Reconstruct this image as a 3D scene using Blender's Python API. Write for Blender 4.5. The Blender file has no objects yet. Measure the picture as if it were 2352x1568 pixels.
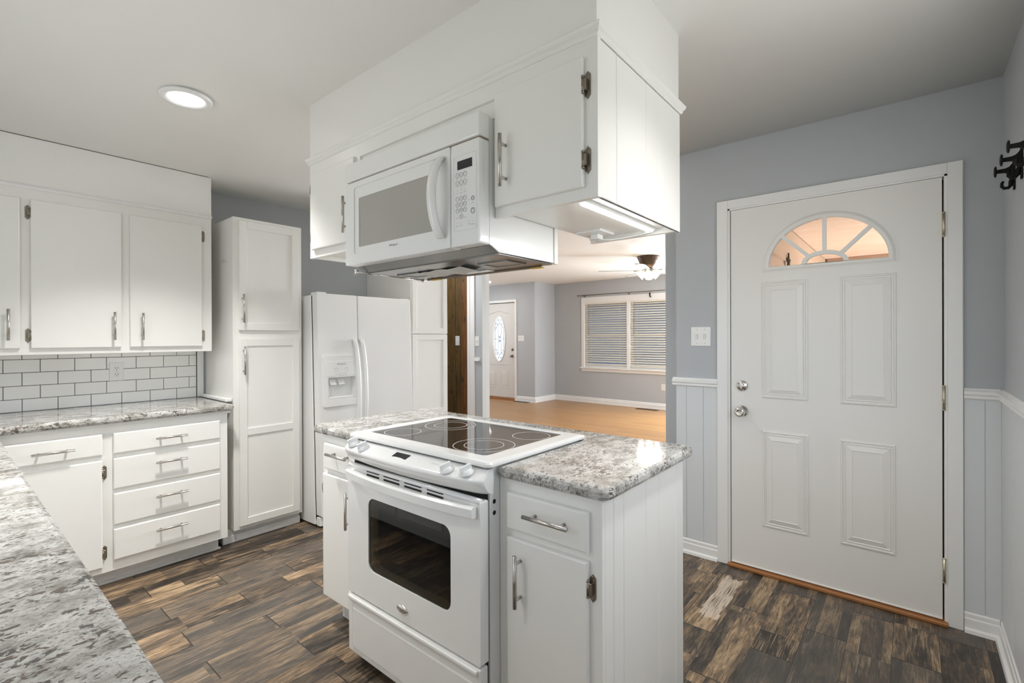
import bpy, bmesh, math, random
from mathutils import Vector, Matrix
C = bpy.context.scene.collection
SC = bpy.context.scene
PI = math.pi
# ------------------------------------------------------------------ camera, light, exposure
YAW, PITCH, ROLL, CAMZ = .6927, -.0018, .0033, 1.3245
def make_camera():
    cd = bpy.data.cameras.new('camera'); co = bpy.data.objects.new('camera', cd); C.objects.link(co)
    s, c, sp, cp = math.sin(YAW), math.cos(YAW), math.sin(PITCH), math.cos(PITCH)
    F = Vector((-s*cp, c*cp, sp)); U0 = Vector((s*sp, -c*sp, cp)); R0 = Vector((c, s, 0))
    q = ROLL
    R = R0*math.cos(q) - U0*math.sin(q); U = R0*math.sin(q) + U0*math.cos(q)
    M = Matrix(((R.x, U.x, -F.x, 0), (R.y, U.y, -F.y, 0), (R.z, U.z, -F.z, CAMZ), (0, 0, 0, 1)))
    co.matrix_world = M
    cd.sensor_fit = 'HORIZONTAL'; cd.sensor_width = 36; cd.lens = 36*1107.97/2352
    cd.shift_y = -7.77/2352; cd.clip_start = .02; cd.clip_end = 200
    SC.camera = co
make_camera()
SC.cycles.max_bounces = 12; SC.cycles.diffuse_bounces = 9; SC.cycles.glossy_bounces = 6; SC.cycles.transparent_max_bounces = 16
SC.view_settings.view_transform = 'Standard'; SC.view_settings.look = 'None'
SC.view_settings.gamma = 1; SC.view_settings.exposure = 0.0
try: SC.view_settings.use_curve_mapping = False
except Exception: pass
W = bpy.data.worlds.new('world'); SC.world = W; W.use_nodes = True
def setup_world():
    nt = W.node_tree; nt.nodes.clear()
    o = nt.nodes.new('ShaderNodeOutputWorld'); b = nt.nodes.new('ShaderNodeBackground')
    sky = nt.nodes.new('ShaderNodeTexSky'); sky.sky_type = 'HOSEK_WILKIE'; sky.turbidity = 3.5
    sky.sun_direction = (.3, -.5, .8)
    nt.links.new(sky.outputs[0], b.inputs[0]); b.inputs[1].default_value = 5
    nt.links.new(b.outputs[0], o.inputs[0])
setup_world()
def lamp(name, kind, loc, power, color=(1, 1, 1), size=.1, size_y=None, rot=(0, 0, 0), spread=None, shape=None):
    d = bpy.data.lights.new(name, kind); d.energy = power; d.color = color
    if kind == 'AREA':
        d.shape = shape or ('RECTANGLE' if size_y else 'DISK'); d.size = size
        if size_y: d.size_y = size_y
        if spread: d.spread = spread
    elif kind in ('POINT', 'SPOT'): d.shadow_soft_size = size
    o = bpy.data.objects.new(name, d); o.location = loc; o.rotation_euler = rot; C.objects.link(o)
    return o
WARM = (1, .972, .93); NEUT = (1, .99, .965); COOL = (.88, .94, 1)
# added fill lamps outside the view, in place of real sources
lamp('fill_kitchen_rear', 'AREA', (-1.9, -.46, 1.55), 5.3, NEUT, 1.3, .95, (PI/2, 0, 0))  # added fill at the unseen rear window opening
lamp('fill_living_left', 'AREA', (-8.98, 6.0, 1.5), 42, COOL, 1.2, 1.6, (0, -PI/2, 0))  # bare fill lamp, no window in this wall
lamp('fill_kitchen_side', 'AREA', (.296, 1.65, 1.5), 8.1, NEUT, 1.1, 1.0, (0, PI/2, 0))  # added fill at the unseen side window opening
lamp('fill_living_back', 'AREA', (-1.92, 8.44, 1.4), 240, COOL, 1.2, 1.3, (-PI/2, 0, 0))  # added fill inside the unseen bays of the living room window
lamp('fill_porch', 'AREA', (2.2, 6.6, .1), 300, (1, .97, .92), 5, 2, (PI-.3, 0, 0))  # added lamp aimed up to brighten the porch ceiling
# ------------------------------------------------------------------ materials
MATS = {}
def newmat(name):
    m = bpy.data.materials.new(name); m.use_nodes = True; m.node_tree.nodes.clear(); MATS[name] = m
    return m
class N:
    """tiny node helper"""
    def __init__(s, m):
        s.nt = m.node_tree; s.out = s.nt.nodes.new('ShaderNodeOutputMaterial')
    def n(s, t, ins=None, **kw):
        nd = s.nt.nodes.new(t)
        for k, v in kw.items(): setattr(nd, k, v)
        for k, v in (ins or {}).items(): s.set(nd, k, v)
        return nd
    def set(s, nd, k, v):
        i = nd.inputs[k]
        if isinstance(v, bpy.types.NodeSocket): s.nt.links.new(v, i)
        elif isinstance(v, bpy.types.Node): s.nt.links.new(v.outputs[0], i)
        else: i.default_value = v
    def math(s, op, a, b=0, c=0):
        nd = s.n('ShaderNodeMath', {0: a, 1: b}, operation=op)
        if op in ('MULTIPLY_ADD', 'SMOOTH_MIN'): s.set(nd, 2, c)
        return nd.outputs[0]
    def mix(s, f, a, b, mode='MIX'):
        nd = s.n('ShaderNodeMix', data_type='RGBA', blend_type=mode)
        s.set(nd, 0, f); s.set(nd, 6, a if isinstance(a, bpy.types.NodeSocket) else tuple(a)+((1,) if len(a) == 3 else ())); 
        s.set(nd, 7, b if isinstance(b, bpy.types.NodeSocket) else tuple(b)+((1,) if len(b) == 3 else ()))
        return nd.outputs[2]
    def ramp(s, f, stops):
        nd = s.n('ShaderNodeValToRGB', {0: f}); e = nd.color_ramp.elements
        while len(e) < len(stops): e.new(.5)
        for i, (p, c) in enumerate(stops):
            e[i].position = p; e[i].color = (c, c, c, 1) if isinstance(c, (int, float)) else tuple(c)+(1,)
        return nd.outputs[0]
    def noise(s, vec, scale, detail=2, rough=.5, dist=0):
        return s.n('ShaderNodeTexNoise', {'Vector': vec, 'Scale': scale, 'Detail': detail, 'Roughness': rough, 'Distortion': dist}).outputs[0]
    def pos(s): return s.n('ShaderNodeNewGeometry').outputs['Position']
    def obj(s): return s.n('ShaderNodeTexCoord').outputs['Object']
    def mapping(s, vec, scale=(1, 1, 1), rot=(0, 0, 0), loc=(0, 0, 0)):
        return s.n('ShaderNodeMapping', {'Vector': vec, 'Scale': scale, 'Rotation': rot, 'Location': loc}).outputs[0]
    def bump(s, h, strength=.2, dist=.002):
        return s.n('ShaderNodeBump', {'Height': h, 'Strength': strength, 'Distance': dist}).outputs[0]
    def bsdf(s, color, rough=.5, metal=0, normal=None, coat=0, spec=.5, emit=None, estr=0):
        nd = s.n('ShaderNodeBsdfPrincipled')
        s.set(nd, 'Base Color', color if isinstance(color, bpy.types.NodeSocket) else tuple(color)+(1,))
        s.set(nd, 'Roughness', rough); s.set(nd, 'Metallic', metal); s.set(nd, 'Coat Weight', coat)
        s.set(nd, 'Specular IOR Level', spec)
        if normal is not None: s.set(nd, 'Normal', normal)
        if emit: s.set(nd, 'Emission Color', tuple(emit)+(1,)); s.set(nd, 'Emission Strength', estr)
        s.nt.links.new(nd.outputs[0], s.out.inputs[0])
        return nd
def plain(name, color, rough=.5, metal=0, coat=0, spec=.5, emit=None, estr=0, bumpscale=0, bumpstr=.1, var=0):
    m = newmat(name); s = N(m); nrm = None; col = color
    p = s.pos() if (bumpscale or var) else None
    if bumpscale: nrm = s.bump(s.noise(p, bumpscale, 3), bumpstr)
    if var:
        v = s.noise(p, 3.1, 4, .6)
        col = s.mix(v, [c*(1-var) for c in color], [min(1, c*(1+var)) for c in color])
    s.bsdf(col, rough, metal, nrm, coat, spec, emit, estr)
    return m
M_ceil = plain('ceiling_paint', (.84, .833, .80), .55, bumpscale=9, bumpstr=.25, var=.015)
M_wall = plain('grey_wall_paint', (.485, .508, .53), .6, bumpscale=60, bumpstr=.12, var=.02)
M_wains = plain('wainscot_paint', (.71, .735, .75), .45, bumpscale=40, bumpstr=.08, var=.015)
M_soffit = plain('soffit_paint', (.84, .833, .80), .35, bumpscale=45, bumpstr=.3, var=.01)
M_cab = plain('cabinet_paint', (.84, .833, .80), .32, bumpscale=35, bumpstr=.1, var=.012)
M_trim = plain('trim_gloss_paint', (.86, .86, .85), .28, bumpscale=30, bumpstr=.06)
M_door = plain('door_paint', (.84, .83, .80), .36, bumpscale=50, bumpstr=.06, var=.01)
M_app = plain('appliance_enamel', (.82, .82, .805), .14, coat=.3)
M_fridge = plain('textured_fridge_enamel', (.80, .80, .785), .35, bumpscale=420, bumpstr=.06)
M_plastic = plain('white_plastic', (.85, .85, .84), .25)
M_nickel = plain('brushed_nickel', (.56, .53, .49), .28, 1)
M_chrome = plain('polished_chrome', (.72, .70, .67), .12, 1)
M_bronze = plain('aged_bronze', (.30, .26, .21), .35, .9, var=.3)
M_brass = plain('worn_brass', (.62, .55, .42), .3, 1, var=.2)
M_black = plain('black_iron', (.006, .005, .005), .6, 0, 0, .25)
M_dark = plain('dark_gap', (.012, .011, .010), .8)
M_slot = plain('vent_black', (.01, .01, .01), .6)
M_steel = plain('hood_steel', (.26, .26, .25), .25, .95, var=.4)
M_alu = plain('filter_mesh', (.45, .45, .44), .4, .8, bumpscale=300, bumpstr=.8, var=.4)
M_disp = plain('display_glass', (.02, .02, .025), .1)
M_print = plain('grey_print', (.22, .22, .23), .6)
M_printl = plain('pale_print', (.55, .55, .56), .6)
M_badge = plain('chrome_badge', (.75, .74, .72), .2, 1)
M_grout = plain('tile_grout', (.035, .026, .018), .8)
M_tile = plain('white_tile', (.88, .88, .86), .12, bumpscale=6, bumpstr=.12)
M_led = plain('led_strip', (1, 1, 1), .5, emit=(1, 1, 1), estr=14)
M_lens = plain('downlight_lens', (1, 1, 1), .5, emit=(1, .98, .95), estr=9)
M_bulb = plain('frosted_shade_lit', (1, .95, .85), .4, emit=(1, .9, .72), estr=5)
M_flush = plain('flush_diffuser', (1, 1, 1), .4, emit=(1, 1, 1), estr=2.2)
M_fanwood = plain('fan_blade_white', (.42, .42, .43), .35)
M_blind = plain('blind_slat', (.80, .77, .68), .4)
M_cord = plain('dark_cord', (.25, .2, .15), .7)
M_thresh = plain('stained_threshold', (.36, .15, .045), .45, var=.2)
M_fdoor = plain('front_door_paint', (.70, .68, .65), .4)
M_came = plain('leading', (.06, .06, .07), .4, .6)
M_tape = plain('amber_tape', (.75, .46, .08), .35)
M_wingl = plain('frosted_microwave_glass', (.40, .385, .35), .18, coat=.6)
M_paper = plain('foil_label', (.55, .55, .54), .5, .3, bumpscale=160, bumpstr=.6, var=.3)
M_vent = plain('floor_register_metal', (.10, .06, .035), .4, .5)
M_ovenin = plain('oven_cavity', (.05, .042, .028), .5)
M_lawn = plain('lawn_grass', (.10, .16, .05), .9, bumpscale=30, bumpstr=.5, var=.4)
M_brick = plain('far_house_siding', (.42, .40, .46), .8, var=.15)
M_sid = plain('lap_siding', (.66, .50, .38), .6, var=.05)
M_beam = plain('porch_beam', (.34, .22, .15), .7, var=.2)
M_shelf = plain('clear_plastic', (.8, .8, .8), .1)
M_gyp = plain('outer_shell', (.5, .5, .5), .8)

def glassmat(name, tint=(1, 1, 1), fac=.12, rough=.02):
    m = newmat(name); s = N(m)
    t = s.n('ShaderNodeBsdfTransparent', {0: tuple(tint)+(1,)}); g = s.n('ShaderNodeBsdfGlossy', {0: (1, 1, 1, 1), 'Roughness': rough})
    f = s.n('ShaderNodeFresnel', {0: 1.45}); mx = s.n('ShaderNodeMixShader', {0: f.outputs[0], 1: t.outputs[0], 2: g.outputs[0]})
    s.nt.links.new(mx.outputs[0], s.out.inputs[0]); return m
M_glass = glassmat('window_glass')
M_ovengl = glassmat('oven_window_glass', (.35, .31, .24))
def glasstop():
    m = newmat('ceramic_glass_top'); s = N(m)
    n = s.noise(s.pos(), 900, 2); c = s.ramp(n, [(.45, (.012, .010, .009)), (.75, (.05, .045, .04))])
    s.bsdf(c, .045, 0, None, 0, .9); return m
M_cook = glasstop()
M_ring = plain('burner_ring_print', (.75, .75, .73), .3)
def frosted():
    m = newmat('leaded_frosted_glass'); s = N(m)
    s.bsdf((.75, .82, .9), .3, emit=(.80, .90, 1), estr=.85); return m  # daylight from behind is put into the glass as emission
M_frost = frosted()

def granite():
    m = newmat('granite'); s = N(m); p = s.pos()
    q = s.mapping(p, (1.3, .8, 1.25), (0, 0, .22))
    base = s.ramp(s.noise(q, 19, 6, .62, .3), [(.30, (.22, .21, .19)), (.43, (.40, .39, .36)), (.54, (.57, .56, .535)), (.75, (.74, .735, .72))])
    grain = s.ramp(s.noise(q, 210, 3, .6), [(.38, (.55, .53, .50)), (.55, (1, 1, 1))])
    c1 = s.mix(.5, base, grain, 'MULTIPLY')
    fl = s.noise(q, 80, 4, .6, .6); big = s.noise(q, 11, 3, .5)
    th = s.math('ADD', fl, s.math('MULTIPLY', big, .45))
    mask = s.ramp(th, [(.778, 0), (.826, 1)])
    fl2 = s.noise(s.mapping(q, (1, 1, 1), (0, 0, 0), (5.3, 2.2, 1)), 130, 3, .6, .3)
    mask2 = s.ramp(fl2, [(.57, 0), (.63, .75)])
    hue = s.noise(q, 20, 2)
    dark = s.mix(s.ramp(hue, [(.4, 0), (.6, 1)]), (.15, .115, .09), (.105, .10, .092))
    c2 = s.mix(mask2, c1, (.16, .15, .14)); c3 = s.mix(mask, c2, dark)
    s.bsdf(c3, .07, 0, None, 0, .4); return m
M_gran = granite()

def planktile():
    m = newmat('wood_look_tile'); s = N(m); p = s.pos()
    sx = s.n('ShaderNodeSeparateXYZ', {0: p}); X, Y = sx.outputs[0], sx.outputs[1]
    w, L = .1544, .604
    cx = s.math('DIVIDE', s.math('ADD', X, 3.155+.1544*20), w); ci = s.math('FLOOR', cx); fx = s.math('FRACT', cx)
    off = s.math('MULTIPLY', s.math('MODULO', ci, 2.0), .5)
    cy = s.math('ADD', s.math('DIVIDE', s.math('ADD', Y, -.717+L*10), L), off); ri = s.math('FLOOR', cy); fy = s.math('FRACT', cy)
    def rnd(a, b, k):
        v = s.n('ShaderNodeCombineXYZ', {0: a, 1: b, 2: k})
        return s.n('ShaderNodeTexWhiteNoise', {0: v.outputs[0]}, noise_dimensions='3D').outputs
    r1 = rnd(ci, ri, 1.5)
    # pieced strips inside a tile
    wx = s.math('FLOOR', s.math('ADD', s.math('MULTIPLY', fx, 2), s.math('MULTIPLY', r1[0], .7)))
    r3 = rnd(ci, ri, 7.5)
    wy = s.math('FLOOR', s.math('ADD', s.math('MULTIPLY', fy, 1.0), s.math('MULTIPLY', r3[0], .9)))
    sub = s.math('ADD', s.math('MULTIPLY', wx, 3.1), s.math('MULTIPLY', wy, 11.7))
    r2 = rnd(s.math('ADD', ci, sub), ri, 3.5)
    # grain stretched along the plank, shifted per piece
    sep = s.n('ShaderNodeVectorMath', {0: p, 1: s.n('ShaderNodeVectorMath', {0: r2[1], 1: (9, 9, 9)}, operation='MULTIPLY').outputs[0]}, operation='ADD').outputs[0]
    g1 = s.noise(s.mapping(sep, (1, .08, 1)), 110, 6, .7, .8)
    g2 = s.noise(s.mapping(sep, (1, .22, 1)), 16, 4, .6, 1.8)
    g3 = s.noise(s.mapping(sep, (1, .5, 1)), 6, 3, .6, .6)
    tone = s.math('ADD', s.math('MULTIPLY', s.math('SUBTRACT', r2[0], .5), .58), s.math('MULTIPLY', s.math('SUBTRACT', g2, .5), 1.3))
    tone = s.math('ADD', tone, s.math('MULTIPLY', s.math('SUBTRACT', g3, .5), .75))
    tone = s.math('ADD', tone, s.math('MULTIPLY', s.math('SUBTRACT', g1, .5), 1.25)); tone = s.math('ADD', tone, .44)
    col = s.ramp(tone, [(.05, (.026, .022, .018)), (.28, (.066, .051, .038)), (.50, (.135, .098, .066)), (.68, (.245, .165, .095)), (.92, (.44, .315, .19))])
    crk = s.noise(s.mapping(sep, (1, .035, 1)), 300, 3, .6, .2); col = s.mix(s.ramp(crk, [(.36, .8), (.44, 0)]), col, (.022, .017, .013))
    crl = s.noise(s.mapping(sep, (1, .03, 1)), 190, 3, .6, .2); col = s.mix(s.ramp(s.math('MULTIPLY', crl, s.ramp(g3, [(.4, .7), (.6, 1.08)])), [(.56, 0), (.64, .55)]), col, (.40, .29, .19))
    grey = s.mix(.55, col, (.095, .088, .08)); col = s.mix(s.ramp(r1[0], [(.55, 0), (.62, .8)]), col, grey)
    # white-washed saw marks on a few pieces
    saw = s.noise(s.mapping(sep, (.25, 1, 1), (0, 0, .25)), 95, 2, .5)
    fxp = s.math('LESS_THAN', s.math('ABSOLUTE', s.math('ADD', X, .750)), s.math('MULTIPLY_ADD', g3, .05, .018)); fyp = s.math('LESS_THAN', s.math('ABSOLUTE', s.math('SUBTRACT', Y, 2.58)), s.math('MULTIPLY_ADD', g2, .2, .13))
    pick = s.math('MULTIPLY', fxp, fyp); saw = s.noise(s.mapping(p, (1, .022, 1)), 300, 2, .5); mk = s.math('MULTIPLY', s.ramp(saw, [(.40, 0), (.46, .9)]), pick)
    col = s.mix(mk, col, (.62, .52, .42))
    ex = s.math('MINIMUM', fx, s.math('SUBTRACT', 1, fx)); ey = s.math('MINIMUM', fy, s.math('SUBTRACT', 1, fy))
    gx = s.math('LESS_THAN', s.math('MULTIPLY', ex, w), .0011); gy = s.math('LESS_THAN', s.math('MULTIPLY', ey, L), .0024)
    gr = s.math('MAXIMUM', gx, gy)
    col = s.mix(gr, col, (.028, .022, .017))
    h = s.math('SUBTRACT', s.math('MULTIPLY', g1, .4), s.math('MULTIPLY', gr, 1.5))
    s.bsdf(col, s.math('MULTIPLY_ADD', g1, .25, .22), 0, s.bump(h, .35, .002), 0, .45); return m
M_floor = planktile()

def honeyfloor():
    m = newmat('honey_laminate'); s = N(m); p = s.pos()
    sx = s.n('ShaderNodeSeparateXYZ', {0: p}); X, Y = sx.outputs[0], sx.outputs[1]
    c = s.math('DIVIDE', s.math('ADD', Y, 20), .085); ci = s.math('FLOOR', c); fx = s.math('FRACT', c)
    r = s.n('ShaderNodeTexWhiteNoise', {'W': ci}, noise_dimensions='1D').outputs[0]
    cy = s.math('ADD', s.math('DIVIDE', s.math('ADD', X, 20), .7), s.math('MULTIPLY', r, 7)); ri = s.math('FLOOR', cy)
    v = s.n('ShaderNodeCombineXYZ', {0: ci, 1: ri}); r2 = s.n('ShaderNodeTexWhiteNoise', {0: v.outputs[0]}).outputs[0]
    g = s.noise(s.mapping(p, (.06, 1, 1)), 90, 4, .6)
    t = s.math('ADD', s.math('MULTIPLY', r2, .35), s.math('MULTIPLY', g, .7))
    col = s.ramp(t, [(.2, (.27, .135, .045)), (.55, (.36, .19, .068)), (.9, (.44, .255, .10))])
    gr = s.math('LESS_THAN', fx, .03); col = s.mix(s.math('MULTIPLY', gr, .5), col, (.2, .1, .04))
    s.bsdf(col, .3, 0, None, 0, .35); return m
M_honey = honeyfloor()

def woodmat(name, a, b, c, sc=(12, 12, 1.0), rough=.5, knots=.85):
    m = newmat(name); s = N(m); p = s.pos()
    g = s.noise(s.mapping(p, sc), 3.0, 5, .62, 1.2); k = s.noise(s.mapping(p, (9, 9, 4.5)), 2.6, 1, .4)
    col = s.ramp(g, [(.3, a), (.5, b), (.7, c)])
    col = s.mix(s.ramp(k, [(.68, 0), (.73, knots)]), col, [x*.25 for x in a])
    s.bsdf(col, rough); return m
M_knotty = woodmat('knotty_stained_pine', (.035, .018, .004), (.075, .042, .009), (.125, .072, .016))
M_orange = woodmat('orange_stained_edge', (.055, .020, .004), (.12, .046, .009), (.18, .078, .016))
M_soffply = woodmat('porch_plywood', (.62, .45, .33), (.72, .54, .42), (.80, .63, .50), (1.2, 14, 14), .6, 0)
M_toe = woodmat('scuffed_toe_paint', (.66, .66, .65), (.74, .74, .73), (.80, .80, .79), (1, 3, 14), .5, 0)

# ------------------------------------------------------------------ geometry helpers
class F:
    """local frame: u,v,w -> world. kinds: '+x' (u=Y v=Z w=X), '-y' (u=X v=Z w=-Y), '-x' (u=-Y), '+y', '+z' (u=X v=Y w=Z), '-z'"""
    def __init__(s, kind, plane=0):
        s.k, s.p = kind, plane
    def __call__(s, u, v, w):
        k, p = s.k, s.p
        if k == '+x': return Vector((p+w, u, v))
        if k == '-x': return Vector((p-w, u, v))
        if k == '-y': return Vector((u, p-w, v))
        if k == '+y': return Vector((u, p+w, v))
        if k == '+z': return Vector((u, v, p+w))
        if k == '-z': return Vector((u, v, p-w))
WLD = F('+z', 0)
class MB:
    def __init__(s): s.bm = bmesh.new(); s.smooth = set()
    def _faces(s, vs, fs, smooth=False):
        bv = [s.bm.verts.new(v) for v in vs]; out = []
        for f in fs:
            try:
                q = s.bm.faces.new([bv[i] for i in f]); q.smooth = smooth; out.append(q)
            except ValueError: pass
        return bv, out
    def box(s, fr, u0, u1, v0, v1, w0, w1, bev=0, seg=1):
        if u0 > u1: u0, u1 = u1, u0
        if v0 > v1: v0, v1 = v1, v0
        if w0 > w1: w0, w1 = w1, w0
        vs = [fr(u, v, w) for w in (w0, w1) for v in (v0, v1) for u in (u0, u1)]
        bv, fs = s._faces(vs, [(0, 2, 3, 1), (4, 5, 7, 6), (0, 1, 5, 4), (2, 6, 7, 3), (0, 4, 6, 2), (1, 3, 7, 5)])
        if bev > 0:
            es = list({e for f in fs for e in f.edges})
            bmesh.ops.bevel(s.bm, geom=es, offset=min(bev, .49*min(u1-u0, v1-v0, w1-w0)), segments=seg, affect='EDGES', profile=.6)
        return s
    def slab(s, fr, u0, u1, v0, v1, w0, w1, bev=.004, seg=2):
        """panel whose front outline edges are rounded"""
        vs = [fr(u, v, w) for w in (w0, w1) for v in (v0, v1) for u in (u0, u1)]
        bv, fs = s._faces(vs, [(0, 2, 3, 1), (4, 5, 7, 6), (0, 1, 5, 4), (2, 6, 7, 3), (0, 4, 6, 2), (1, 3, 7, 5)])
        es = list(fs[1].edges)
        bmesh.ops.bevel(s.bm, geom=es, offset=bev, segments=seg, affect='EDGES', profile=.5)
        return s
    def prism(s, fr, pts, w0, w1, smooth=False):
        n = len(pts); vs = [fr(u, v, w0) for u, v in pts]+[fr(u, v, w1) for u, v in pts]
        s._faces(vs, [tuple(range(n))[::-1], tuple(range(n, 2*n))]+[(i, (i+1) % n, n+(i+1) % n, n+i) for i in range(n)])
        return s
    def ring(s, fr, outer, inner, w0, w1, smooth=False):
        """frame between two equal-length closed outlines"""
        n = len(outer); vs = []
        for w in (w0, w1):
            vs += [fr(u, v, w) for u, v in outer]+[fr(u, v, w) for u, v in inner]
        fs = []
        for i in range(n):
            j = (i+1) % n
            fs += [(i, j, n+j, n+i), (2*n+i, 3*n+i, 3*n+j, 2*n+j), (i, 2*n+i, 2*n+j, j), (n+i, n+j, 3*n+j, 3*n+i)]
        s._faces(vs, fs, smooth); return s
    def loft(s, secs, closed=True, caps=True, smooth=False):
        n = len(secs[0]); vs = [v for sec in secs for v in sec]; fs = []
        for k in range(len(secs)-1):
            for i in range(n if closed else n-1):
                j = (i+1) % n; fs.append((k*n+i, k*n+j, (k+1)*n+j, (k+1)*n+i))
        if caps and closed: fs += [tuple(range(n))[::-1], tuple(range((len(secs)-1)*n, len(secs)*n))]
        s._faces(vs, fs, smooth); return s
    def tube(s, pts, r, n=10, closed=False, smooth=True, flat=None):
        pts = [Vector(p) for p in pts]; secs = []
        rr = r if isinstance(r, (list, tuple)) else [r]*len(pts)
        up = None
        for i, p in enumerate(pts):
            if closed: d = pts[(i+1) % len(pts)]-pts[i-1]
            else: d = pts[min(i+1, len(pts)-1)]-pts[max(i-1, 0)]
            d.normalize()
            if up is None:
                up = Vector((0, 0, 1)) if abs(d.z) < .9 else Vector((1, 0, 0))
            a = d.cross(up)
            if a.length < 1e-5: a = d.cross(Vector((0, 1, 0)))
            a.normalize(); b = a.cross(d).normalized(); up = b
            secs.append([p+(a*math.cos(t)+b*math.sin(t)*(flat or 1))*rr[i] for t in [2*PI*k/n for k in range(n)]])
        if closed: secs.append(secs[0]); s.loft(secs, True, False, smooth)
        else: s.loft(secs, True, True, smooth)
        return s
    def lathe(s, org, axis, prof, n=24, smooth=True):
        """prof: (radius, height along axis)"""
        axis = Vector(axis).normalized(); a = axis.orthogonal().normalized(); b = axis.cross(a); org = Vector(org)
        secs = [[org+axis*h+(a*math.cos(t)+b*math.sin(t))*max(r, 1e-4) for t in [2*PI*k/n for k in range(n)]] for r, h in prof]
        s.loft(secs, True, True, smooth); return s
    def add_mesh(s, me, M):
        vs = [M @ v.co for v in me.vertices]; fs = [tuple(p.vertices) for p in me.polygons]
        s._faces(vs, fs); return s
    def text(s, fr, txt, u, v, size, w=.0004, align='CENTER', shear=0, rot=0, mirror=False, sx=1):
        cu = bpy.data.curves.new('t', 'FONT'); cu.body = txt; cu.size = size; cu.align_x = align; cu.align_y = 'CENTER'; cu.shear = shear; cu.resolution_u = 2
        ob = bpy.data.objects.new('t', cu); C.objects.link(ob)
        me = bpy.data.meshes.new_from_object(ob)
        cs, sn = math.cos(rot), math.sin(rot); g = -1 if mirror else 1
        vs = []
        for q in me.vertices:
            a, b = q.co.x*sx, q.co.y
            vs.append(fr(u+g*(a*cs-b*sn), v+(a*sn+b*cs), w))
        s._faces(vs, [tuple(p.vertices) for p in me.polygons])
        bpy.data.objects.remove(ob); bpy.data.curves.remove(cu); bpy.data.meshes.remove(me)
        return s
    def build(s, name, mat, parent=None, origin=None, norm=True):
        bm = s.bm
        if norm: bmesh.ops.recalc_face_normals(bm, faces=bm.faces)
        if parent is not None: o0 = Vector(parent['_o'])
        elif origin is not None: o0 = Vector(origin)
        else:
            xs = [v.co for v in bm.verts]
            o0 = Vector(((min(v.x for v in xs)+max(v.x for v in xs))/2, (min(v.y for v in xs)+max(v.y for v in xs))/2, min(v.z for v in xs)))
        for v in bm.verts: v.co -= o0
        me = bpy.data.meshes.new(name); bm.to_mesh(me); bm.free(); me.materials.append(mat)
        ob = bpy.data.objects.new(name, me); C.objects.link(ob); ob['_o'] = tuple(o0)
        if parent is not None: ob.parent = parent
        else: ob.location = o0
        return ob
def rrect(u0, u1, v0, v1, r, n=5):
    pts = []
    for cx, cy, a in ((u1-r, v1-r, 0), (u0+r, v1-r, 90), (u0+r, v0+r, 180), (u1-r, v0+r, 270)):
        for k in range(n+1):
            t = math.radians(a+90*k/n); pts.append((cx+r*math.cos(t), cy+r*math.sin(t)))
    return pts
def thing(name, label, cat, loc, group=None):
    o = bpy.data.objects.new(name, None); C.objects.link(o); o.location = loc; o['_o'] = tuple(loc)
    o.empty_display_size = .1; o['label'] = label; o['category'] = cat
    if group: o['group'] = group
    return o
def tag(o, label, cat, group=None, kind=None):
    o['label'] = label; o['category'] = cat
    if group: o['group'] = group
    if kind: o['kind'] = kind
    return o
def struct(o, label=None):
    o['kind'] = 'structure'
    if label: o['label'] = label
    return o
def lab(o, label): o['label'] = label; return o

def pull(parent, fr, u, v, length, vert=True, w0=0, stand=.032, r=.006, gap=None):
    """bar pull: bar and two posts, one mesh"""
    m = MB(); h = length/2; g = gap or length*.62/2
    if vert:
        m.tube([fr(u, v-h, w0+stand), fr(u, v+h, w0+stand)], r, 12)
        for q in (-g, g): m.tube([fr(u, v+q, w0), fr(u, v+q, w0+stand)], r*.8, 10)
    else:
        m.tube([fr(u-h, v, w0+stand), fr(u+h, v, w0+stand)], r, 12)
        for q in (-g, g): m.tube([fr(u+q, v, w0), fr(u+q, v, w0+stand)], r*.8, 10)
    return m.build('handle', M_nickel, parent)
def hinge(parent, fr, u, v, side=1, h=.072, w0=0, mat=None):
    """decorative overlay hinge: pointed leaf on the frame plus a barrel on the door side (side = direction of the frame)"""
    m = MB(); a = h/2; e = .0095
    cx = u+side*.010
    m.prism(fr, [(cx-e, v-a*.72), (cx-e*.5, v-a*.85), (cx, v-a), (cx+e*.6, v-a*.85), (cx+e, v-a*.72), (cx+e, v+a*.72), (cx+e*.6, v+a*.85), (cx, v+a), (cx-e*.5, v+a*.85), (cx-e, v+a*.72)], w0, w0+.0025)
    for q in (-.78, .78): m.lathe(fr(cx, v+q*a, w0+.002), fr(0, 0, 1)-fr(0, 0, 0), [(.0035, 0), (.003, .0018)], 8)
    m.tube([fr(u, v-a*.5, w0+.012), fr(u, v+a*.5, w0+.012)], .0052, 10)
    m.box(fr, u, u+side*.012, v-a*.42, v+a*.42, w0+.001, w0+.014, .001)
    m.lathe(fr(u, v-a*.5, w0+.012), (0, 0, -1), [(.0052, 0), (.0062, .003), (.003, .007)], 10)
    m.lathe(fr(u, v+a*.5, w0+.012), (0, 0, 1), [(.0052, 0), (.0062, .003), (.003, .007)], 10)
    return m.build('hinge', mat or M_bronze, parent)
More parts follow.
